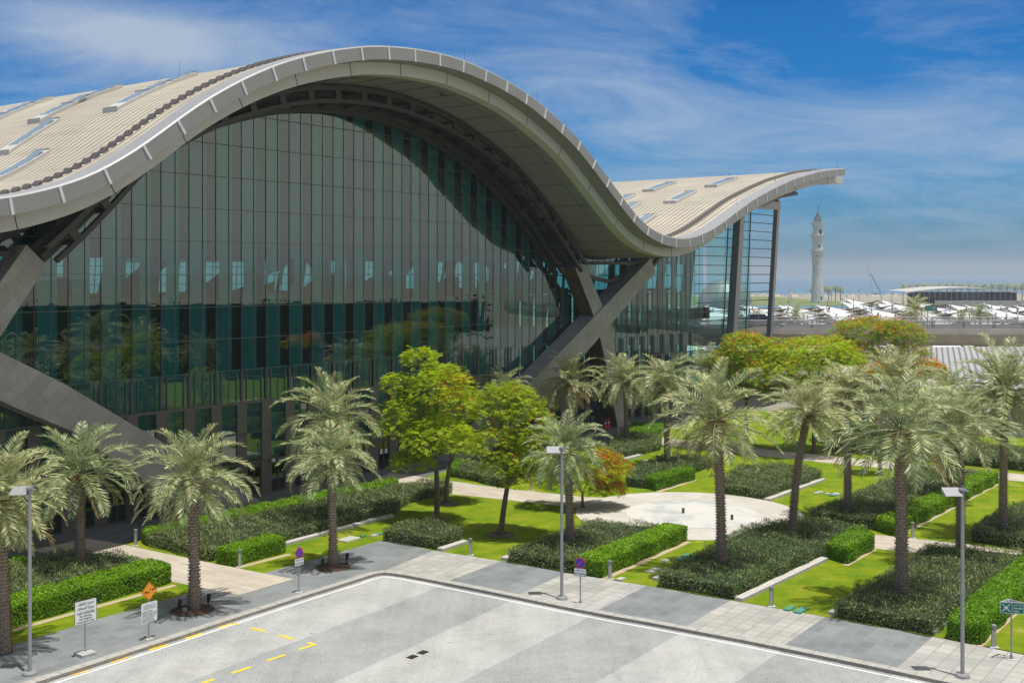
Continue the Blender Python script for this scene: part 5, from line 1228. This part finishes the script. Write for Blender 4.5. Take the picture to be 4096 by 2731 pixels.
# bird
root_p = G(3433, 2350)
mb = MB(); mb.tube([(-.17, 0, .10), (-.09, 0, .12), (0, 0, .13), (.07, 0, .15), (.10, 0, .19), (.125, 0, .205), (.165, 0, .195)], [.008, .022, .045, .04, .026, .024, .003], 10)
for y in (-.015, .015): mb.tube([(.0, y, .1), (.01, y, .0), (.035, y, .003)], .005, 5)
mb.tube([(-.02, -.04, .14), (-.10, -.03, .11), (-.15, -.01, .10)], [.02, .018, .004], 6); mb.tube([(-.02, .04, .14), (-.10, .03, .11), (-.15, .01, .10)], [.02, .018, .004], 6)
o = mb.build('bird', [M_bird], smooth=True); o.location = root_p; o.rotation_euler = (0, 0, 3.0); tag(o, 'small dark bird standing on the right lawn', 'bird')
# ------------------------------------------------------------------ elevated road
def XY(u, Y): return (u-CX)*Y/F
via = empty('elevated_road', (70, 150, 0), 'concrete elevated road with steel railings behind the trees', 'elevated road')
off = Vector((70, 150, 0))
VA = Vector((10, 152)); VB = Vector((170, 148))   # near edge line
vd = (VB-VA).normalized(); vn = Vector((-vd.y, vd.x))         # away from the viewer
if vn.y < 0: vn = -vn
VL = (VB-VA).length
def V(x, y, z): p = VA+vd*x+vn*y; return Vector((p.x, p.y, z))-off
zd = 7.8
prof_ = [(0, zd), (0, zd-.75), (.5, zd-1.1), (1.6, zd-2.0), (4.0, zd-2.5), (9, zd-2.5), (12, zd-1.3), (13, zd-.9), (13, zd)]
mb = MB(); NX = 14
mb.quads([[V(VL*i/NX, y, z) for y, z in prof_+[(0, zd)]] for i in range(NX+1)])
mb.build('deck', [M_deck], via, False)
mb = MB(); mb.face([V(0, .5, zd+.01), V(VL, .5, zd+.01), V(VL, 12.5, zd+.01), V(0, 12.5, zd+.01)]); mb.build('carriageway', [M_asph], via)
for y0, nm in ((.25, 'near'), (12.7, 'far')):
    mb = MB()
    for z in (.18, .36, .54, .72): mb.tube([V(0, y0, zd+z), V(VL, y0, zd+z)], .055, 6)
    mb.tube([V(0, y0, zd+1.02), V(VL, y0, zd+1.02)], .07, 6)
    mb.build('railing', [M_rail], via)
    pm = None
    for k in range(int(VL/4)):
        x = 2+k*4
        if pm is None:
            m_ = MB()
            for q in (-.10, .10): m_.box((q, -.06, .5), (.06, .14, 1.0)); m_.box((q*1, -.12, 1.0), (.07, .1, .1))
            m_.box((0, 0, .03), (.4, .3, .06)); pm = m_.mesh('rail_post'); pm.materials.append(M_rail)
        if k < 48: o = link('rail_post', pm, via); o.location = V(x, y0, zd); o.rotation_euler = (0, 0, math.atan2(vd.y, vd.x))
for x in (VL*.36, VL*.60, VL*.80):
    mb = MB(); rr = [[V(x+sx_*w_, 6.5+sy_*d_, z) for sx_, sy_ in ((-1, -1), (1, -1), (1, 1), (-1, 1))] for z, w_, d_ in ((-.5, 1.0, 1.2), (3.2, 1.0, 1.2), (6.3, 2.6, 4.8))]
    mb.quads(rr, 0, True); mb.build('pier', [M_deck], via)
for u, Y in ((2750, 148), (2560, 150), (2900, 150)): pass
# street name panel on the viaduct rail and a green sign
for u, v, w_, lb in [(3725, 1232, 1.5, 'small green assembly point sign on a tall post at the elevated road')]:
    Y = 150; x = XY(u, Y); root = empty('road_sign', (x, Y, zd), lb, 'sign')
    z = HC-(v-HV)*Y/F-zd; mb = MB(); mb.tube([(-.45, .05, 0), (-.45, .05, z+.35)], .05, 8); mb.build('post', [M_pole], root)
    mb = MB(); mb.box((0, 0, z), (1.55, .04, .72)); mb.build('panel', [M_sg], root); mb = MB(); mb.box((-.02, -.024, z), (.03, .01, .6))
    for sx_ in (-1, 1):
        for sz_ in (-1, 1): mb.beam((-.40+sx_*.24, -.026, z+sz_*.24), (-.40+sx_*.06, -.026, z+sz_*.06), .05, .008, 0, up=(0, 1, 0))
    for k in (.15, 0, -.15): mb.box((.38, -.026, z+k), (.5, .008, .05))
    mb.build('white_symbols', [M_sw], root)
# cars on the elevated road
def car(p, rz, lb, L=4.7, hh=1.75):
    root = empty('parked_car', p, lb, 'car', rz=rz); mb = MB()
    sec = [(-L/2, .45, .85), (-L/2+.1, .3, 1.0), (-L*.18, .28, 1.05), (-L*.02, .28, 1.08), (L*.3, .28, 1.08), (L/2-.08, .3, 1.05), (L/2, .5, .9)]
    mb.quads([[(x, -.9, z0), (x, -.93, (z0+z1)/2), (x, -.86, z1), (x, .86, z1), (x, .93, (z0+z1)/2), (x, .9, z0)] for x, z0, z1 in sec], 0, True); mb.face([(sec[0][0], y, z) for y, z in ((-.9, .45), (.9, .45), (.86, .85), (-.86, .85))]); mb.face([(sec[-1][0], y, z) for y, z in ((-.9, .5), (.9, .5), (.86, .9), (-.86, .9))])
    rf = [(-L*.22, 1.05, .80), (-L*.06, hh, .66), (L*.34, hh, .68), (L*.47, 1.06, .80)]
    mb.face([(rf[1][0], -.66, hh), (rf[2][0], -.68, hh), (rf[2][0], .68, hh), (rf[1][0], .66, hh)])
    for y in (-1, 1):
        for a, b in ((0, 1), (2, 3)): mb.beam((rf[a][0], rf[a][2]*y, rf[a][1]), (rf[b][0], rf[b][2]*y, rf[b][1]), .08, .08)
        mb.beam((L*.12, .67*y, hh), (L*.12, .82*y, 1.06), .09, .05)
    mb.build('body', [M_car], root, False)
    g = MB(); q = .99
    for a, b in ((0, 1), (2, 3)): g.face([(rf[a][0], -rf[a][2]*q, rf[a][1]), (rf[b][0], -rf[b][2]*q, rf[b][1]), (rf[b][0], rf[b][2]*q, rf[b][1]), (rf[a][0], rf[a][2]*q, rf[a][1])])
    for y in (-1, 1): g.face([(x, w_*y*q, z) for x, z, w_ in rf])
    g.build('window', [M_cwin], root)
    for x in (-L*.31, L*.31):
        for y in (-.82, .82): m2_ = MB(); m2_.tube([(x, y-.11, .34), (x, y+.11, .34)], .34, 18); m2_.tube([(x, y-.12, .34), (x, y+.12, .34)], .19, 12, 1); m2_.build('wheel', [M_tyre, M_lamp], root)
    for y in (-.62, .62): m2_ = MB(); m2_.box((-L/2+.02, y, .72), (.1, .3, .14)); m2_.build('headlight', [M_sw], root)
r_ = VA+vd*((XY(3010, 160)-VA.x)/vd.x)+vn*3
car((r_.x, r_.y, zd+.02), math.atan2(vd.y, vd.x)+PI, 'grey sport utility car on the elevated road seen through the last glass bay')
r_ = VA+vd*((XY(3200, 152)-VA.x)/vd.x)+vn*9
# low striped metal roof below the viaduct
root = empty('low_metal_roof', (62, 118, 0), 'low building with a pale ribbed metal roof below the elevated road', 'building')
M_rr, t, b = nt('ribbed pale roof'); uv = t.nodes.new('ShaderNodeUVMap').outputs[0]; wv = t.nodes.new('ShaderNodeTexWave'); wv.bands_direction = 'X'; wv.inputs['Scale'].default_value = .314/.62; t.links.new(uv, wv.inputs['Vector'])
t.links.new(ramp(t, wv.outputs['Fac'], [(.12, (.16, .155, .15)), (.4, (.38, .37, .36))]), b.inputs['Base Color']); b.inputs['Roughness'].default_value = .5
mb = MB(); ro = Vector((62, 118, 0)); a5 = ANG
def RL(x, y, z): return Vector((x*math.cos(.35)+y*math.sin(.35), -x*math.sin(.35)+y*math.cos(.35), z))
gx = np.linspace(-24, 26, 14); gy = np.linspace(-18, 16, 10)
for i in range(13):
    for j in range(9):
        q = [(gx[i], gy[j]), (gx[i+1], gy[j]), (gx[i+1], gy[j+1]), (gx[i], gy[j+1])]
        mb.face([RL(x, y, 3.6+.055*(y+18)+1.0*math.cos(x/26*1.3)) for x, y in q], 0, [(float(x), float(y)) for x, y in q])
mb.build('roof', [M_rr], root)
mb = MB(); mb.quads([[RL(x, y, -.4) for x, y in ((-24, -18), (26, -18), (26, 16), (-24, 16))], [RL(x, y, 3.4) for x, y in ((-24, -18), (26, -18), (26, 16), (-24, 16))]], 0, True); mb.build('wall', [M_lsteel], root)
for x, y in ((-12, 2), (-9, 6), (-5, 10), (2, 12), (4, 0), (12, 3)):
    mb = MB(); p_ = RL(x, y, 3.6+.055*(y+18)+math.cos(x/20)); mb.lathe([(1.0, 0), (1.0, .25), (.8, .3)], 14, 0, p_); mb.build('roof_vent', [M_lsteel], root)
# ------------------------------------------------------------------ canopies over the far car park
def tent(parent_label):
    root = empty('shade_canopy', (0, 0, 0), parent_label, 'canopy', 'white tensile canopies over the far car park')
    n = 8; mb = MB(); hx, hy = 6.1, 6.4
    hts = {(-1, -1): 3.0, (1, -1): 3.3, (1, 1): 3.0, (-1, 1): 3.6}
    g = []
    for j in range(n+1):
        r = []
        for i in range(n+1):
            u, v = i/n, j/n; z = (1-u)*(1-v)*2.9+u*(1-v)*5.0+u*v*2.9+(1-u)*v*5.3
            z -= .5*math.sin(PI*u)*math.sin(PI*v)
            cu = .10; x = (u-.5)*2*hx*(1-cu*math.sin(PI*v)); y = (v-.5)*2*hy*(1-cu*math.sin(PI*u)); r.append((x, y, z-.35*math.sin(PI*u)*math.sin(PI*v)*0))
        g.append(r)
    mb.quads(g, 0); f = mb.build('fabric', [M_tent], root, True)
    mb = MB(); mb.quads([[(x, y, z-.06) for x, y, z in r][::-1] for r in g], 0); mb.build('fabric_underside', [M_tentu], root, True)
    mb = MB(); mb.tube([(-5.2, 5.0, 0), (-5.2, 5.0, 5.9)], .2, 8); mb.build('mast', [M_tent], root); mb = MB(); mb.tube([(5.2, -5.0, 0), (5.2, -5.0, 5.2)], .2, 8); mb.build('mast', [M_tent], root)
    mb = MB(); mb.lathe([(.16, 6.2), (.22, 6.4), (.10, 6.8), (.04, 7.0)], 8, 0, (-5.2, 5.0, -.3)); mb.build('finial', [M_steel], root)
    mb = MB(); mb.beam((-hx, -hy-.3, 2.9), (hx, -hy-.3, 2.9), .35, .35); mb.build('edge_beam', [M_tent], root)
    return root
T0 = tent('white peaked shade canopy in the rows of canopies over the far car park'); first = True
for Y in (200, 213, 227, 242, 258, 275, 293, 312, 333, 356, 381, 409, 440, 474):
    xa, xb = XY(2700, Y), XY(4180, Y); x = xa+rnd.uniform(0, 6)
    while x < xb:
        if not (Y > 420 and x < XY(3330, Y)):
            o = T0 if first else copy_tree(T0); first = False
            o.location = (x, Y+rnd.uniform(-3, 3), -1.2+rnd.uniform(-.3, .3)-.0); o.rotation_euler = (0, 0, rnd.uniform(-.08, .08)); o.scale = (1, 1, rnd.uniform(.85, 1.1))
        x += 11.2+rnd.uniform(-.6, 1.0)+max(0, (Y-300)*.02)
# pool of water and shore strip
mb = MB(); mb.prism([(95, 520), (178, 520), (170, 556), (90, 552)], -.4, -.38); tag(mb.build('lagoon', [M_sea]), kind='structure')
# ------------------------------------------------------------------ minaret
tb = empty('minaret', (166, 618, -.5), 'tall white minaret with three flared tiers and a lattice dome', 'tower')
HT = 53.5; w0 = 1/50.
def kz(v): return HC-(v-HV)*618/F+.5
def kw(px): return px*618/F/2
mb = MB()
tiers = [[(1207, 52), (1130, 44), (1060, 42), (1003, 50)], [(1003, 45), (980, 40), (940, 44), (943-2, 50)], [(941, 40), (925, 36), (895, 46)]]
tiers = [[(1207, 53), (1160, 47), (1100, 41), (1060, 42), (1030, 45), (1004, 52)], [(1004, 44), (985, 41), (965, 44), (942, 52)], [(942, 42), (925, 36), (910, 39), (893, 49)]]
for T in tiers: mb.lathe([(kw(w_), kz(v)) for v, w_ in T], 20, 0)
for v, w_ in ((1004, 52), (942, 52), (893, 49)):
    for k in range(20): a = k*PI/10; mb.box((kw(w_)*math.cos(a), kw(w_)*math.sin(a), kz(v)+.2), (.45, .45, .9), a)
mb.build('shaft', [M_tower], tb)
for v, dx in ((928, 7), (990, 1), (1191, 8)):
    mb = MB(); w_ = 39 if v < 1100 else 50; mb.box((dx*618/F, -kw(w_)+.25, kz(v)), (1.2 if v < 1100 else .8, .8, 2.2 if v < 1100 else 1.4)); mb.build('window', [M_black], tb)
mb = MB()
PR = [(kw(30)*math.sin(PI*(.5+.5*q))**.8*(1.0), kz(893)+q*(kz(852)-kz(893))) for q in np.linspace(0, .99, 9)]
for k in range(12):
    a = k*PI/6; mb.tube([(r*math.cos(a), r*math.sin(a), z) for r, z in PR], .16, 4)
for r, z in PR[:-1]: mb.tube([(r*math.cos(a), r*math.sin(a), z) for a in np.linspace(0, 2*PI, 17)], .14, 4)
mb.build('lattice_dome', [M_pier], tb)
mb = MB(); z0 = kz(853); mb.tube([(0, 0, z0-.3), (0, 0, z0+2.0)], .12, 6); mb.lathe([(.05, z0+.6), (.45, z0+.9), (.05, z0+1.2)], 8)
mb.tube([(.55*math.sin(a)*1.0+.25, 0, z0+2.7-.75*math.cos(a)) for a in np.linspace(.0, 4.4, 12)], [.05, .12, .17, .2, .22, .22, .22, .2, .17, .13, .08, .04], 6); mb.build('crescent_finial', [M_steel], tb)
# ------------------------------------------------------------------ far pavilion and glass dome
Y = 470; xa, xb = XY(3603, Y), XY(4031, Y)
pv = empty('far_pavilion', ((xa+xb)/2, Y, -.5), 'long low glass pavilion with a shallow curved pale roof beyond the canopies', 'building'); W_ = xb-xa
mb = MB(); z1 = HC-(1166-HV)*Y/F+.5; zp = HC-(1149-HV)*Y/F+.5
n = 20; gr = []
for y in (-9, 0, 16): gr.append([(W_*(i/n-.5)*1.02, y, z1+(zp-z1)*math.sin(PI*i/n)+(0 if y < 0 else .25)) for i in range(n+1)])
mb.quads(gr, 0); mb.quads([[(p_[0], p_[1], p_[2]-.5) for p_ in gr[0]], gr[0]], 0); mb.build('roof', [M_fw], pv, True)
mb = MB(); mb.quads([[(-W_/2, -8, 0), (W_/2, -8, 0)], [(-W_/2, -8, z1), (W_/2, -8, z1)]]); mb.face([(-W_*.0, -8.1, 3), (W_*.2, -8.1, 3), (W_*.2, -8.1, z1), (0, -8.1, z1)], 1); mb.build('glass_wall', [M_cwin, M_pier], pv)
mb = MB()
for i in range(21): mb.box((W_*(i/20-.5), -8.15, z1/2), (.25, .25, z1))
mb.build('mullions', [M_farglass if False else M_lsteel], pv)
mb = MB(); mb.box((W_*.45, -14, 2.5), (W_*1.5, .5, 5)); mb.build('garden_wall', [M_kerb], pv)
Y = 520; dm = empty('far_dome', (XY(2900, Y), Y, -.5), 'grey ribbed dome building seen through the last glass bay', 'building')
mb = MB(); rd = XY(3010, Y)-XY(2900, Y); hd = HC-(1110-HV)*Y/F
mb.lathe([(rd*math.cos(a), (hd)*math.sin(a)) for a in np.linspace(0, PI/2*.98, 9)], 28); mb.build('shell', [M_fasc], dm)
mb = MB()
for k in range(14): a = k*PI/7; mb.tube([(rd*1.005*math.cos(b_)*math.cos(a), rd*1.005*math.cos(b_)*math.sin(a), hd*1.01*math.sin(b_)) for b_ in np.linspace(0, PI/2, 8)], .12, 4)
mb.build('ribs', [M_lsteel], dm)
# far palms, lamps, crane
FC_ = CROWNS
def far_crown():
    C = []; A = []; B = []
    for i in range(26):
        q = i/25; P, c1, a1, b1_ = frond((0, 0, 0), i*2.4, math.radians(80-q*105), 3.4, 1.6, 9); C.append(c1); A.append(a1*1.0); B.append(b1_*7)
    o = leaves(*map(np.concatenate, (C, A, B)), 'crown', M_palm); me = o.data; bpy.data.objects.remove(o); return me
FCM = far_crown(); mbt = MB(); mbt.lathe([(.3, -.5), (.22, 8.2)], 8); FTM = mbt.mesh('trunk'); FTM.materials.append(M_trunk)
def farpalm(u, vtop, vb, Y, lb, grp):
    x = XY(u, Y); zt = HC-(vtop-HV)*Y/F; H = zt-1.5; root = empty('palm_tree', (x, Y, -.5), lb, 'palm tree', grp)
    tr_o = link('trunk', FTM, root); tr_o.scale = (1., 1., (H+1.0)/8.2); c = link('crown', FCM, root); c.location = (0, 0, H+.9); c.scale = (.85,)*3; c.rotation_euler = (0, 0, rnd.uniform(0, 6))
g2 = 'palms in a row behind the far pavilion'
for k, u in enumerate([3612, 3640, 3668, 3698, 3727, 3756, 3787, 3817, 3845, 3876, 3907, 3936, 3968, 4000, 4030, 4062, 4088]): farpalm(u, 1138-(k > 10)*2+rnd.uniform(-3, 3), 1160, 600, 'distant palm in the row behind the long low pavilion', g2)
for u, vt, lb in [(3250, 1150, 'distant palm peeping out just left of the minaret'), (3295, 1143, 'distant palm just right of the minaret'), (3314, 1148, 'second distant palm right of the minaret'), (3342, 1144, 'taller third distant palm right of the minaret'), (3362, 1149, 'fourth distant palm right of the minaret, farthest from it')]: farpalm(u, vt, 1180, 640, lb, 'distant palms around the minaret')
mid = [(3010+20, 1262, 'small palm top between canopies left of the low tree'), (3662, 1232, 'bushy palm top among the canopies behind the rail'), (3850, 1266, 'low palm top left of the green road sign'), (3920, 1243, 'palm top just right of the green road sign'), (3186, 1245, 'palm top behind the rail near the glass bay')]
for u, v, lb in mid:
    Y = 190; x = XY(u, Y); z = HC-(v-HV)*Y/F; root = empty('palm_tree', (x, Y, -.5), lb, 'palm tree', 'palms at the edge of the far car park')
    o = link('trunk', FTM, root); o.scale = (1.1, 1.1, (z+.5)/8.2*.95); c = link('crown', CROWNS[1], root); c.location = (0, 0, z); c.scale = (.62 if u != 3662 else .95,)*3
gl = 'distant street lamps beyond the canopies'
for u, vt, Y in [(3155, 1158, 520), (3164, 1178, 520), (3436, 1157, 600), (3568, 1154, 600), (3810, 1126, 640), (3870, 1128, 650), (4010, 1127, 640), (3965, 1128, 660), (3325, 1160, 600), (3708, 1150, 660)]:
    x = XY(u, Y); z = HC-(vt-HV)*Y/F; root = empty('street_lamp', (x, Y, -.5), 'thin distant street lamp beyond the far car park', 'street lamp', gl)
    mb = MB(); mb.tube([(0, 0, 0), (0, 0, z+.5)], .16, 6); mb.build('pole', [M_pole], root); mb = MB(); mb.beam((0, 0, z+.4), (2.2, 0, z+.5), .2, .12); mb.box((2.0, 0, z+.48), (.9, .3, .15)); mb.build('lamp_arm', [M_pole], root)
Y = 800; root = empty('crane', (XY(3505, Y), Y, -.5), 'small distant crane with a blue jib near the water', 'crane')
mb = MB(); a = Vector((0, 0, 0)); b = Vector((-14*.7, 0, 18)); c = Vector((5, 0, 0)); mb.beam((-2, 0, 1), (-6, 0, 22), .5, .5); mb.build('mast', [M_fw], root)
mb = MB(); mb.beam((4, 0, 1), (-4, 0, 16), .6, .6); mb.box((2, 0, 1.2), (6, 3, 2)); mb.build('jib', [M_crane], root)
# ------------------------------------------------------------------ air
hz = MB(); hz.box((0, 3400, 34), (9000, 7100, 71)); ho = hz.build('haze', []); tag(ho, 'thin pale dust haze in the air over the whole place', 'haze', kind='stuff')
m = bpy.data.materials.new('haze air'); m.use_nodes = True; t = m.node_tree; t.nodes.clear()
pv_ = t.nodes.new('ShaderNodeVolumePrincipled'); pv_.inputs['Color'].default_value = (.82, .90, 1, 1); pv_.inputs['Density'].default_value = .00022; pv_.inputs['Anisotropy'].default_value = .2
out = t.nodes.new('ShaderNodeOutputMaterial'); t.links.new(pv_.outputs[0], out.inputs['Volume']); ho.data.materials.append(m); ho.display_type = 'WIRE'
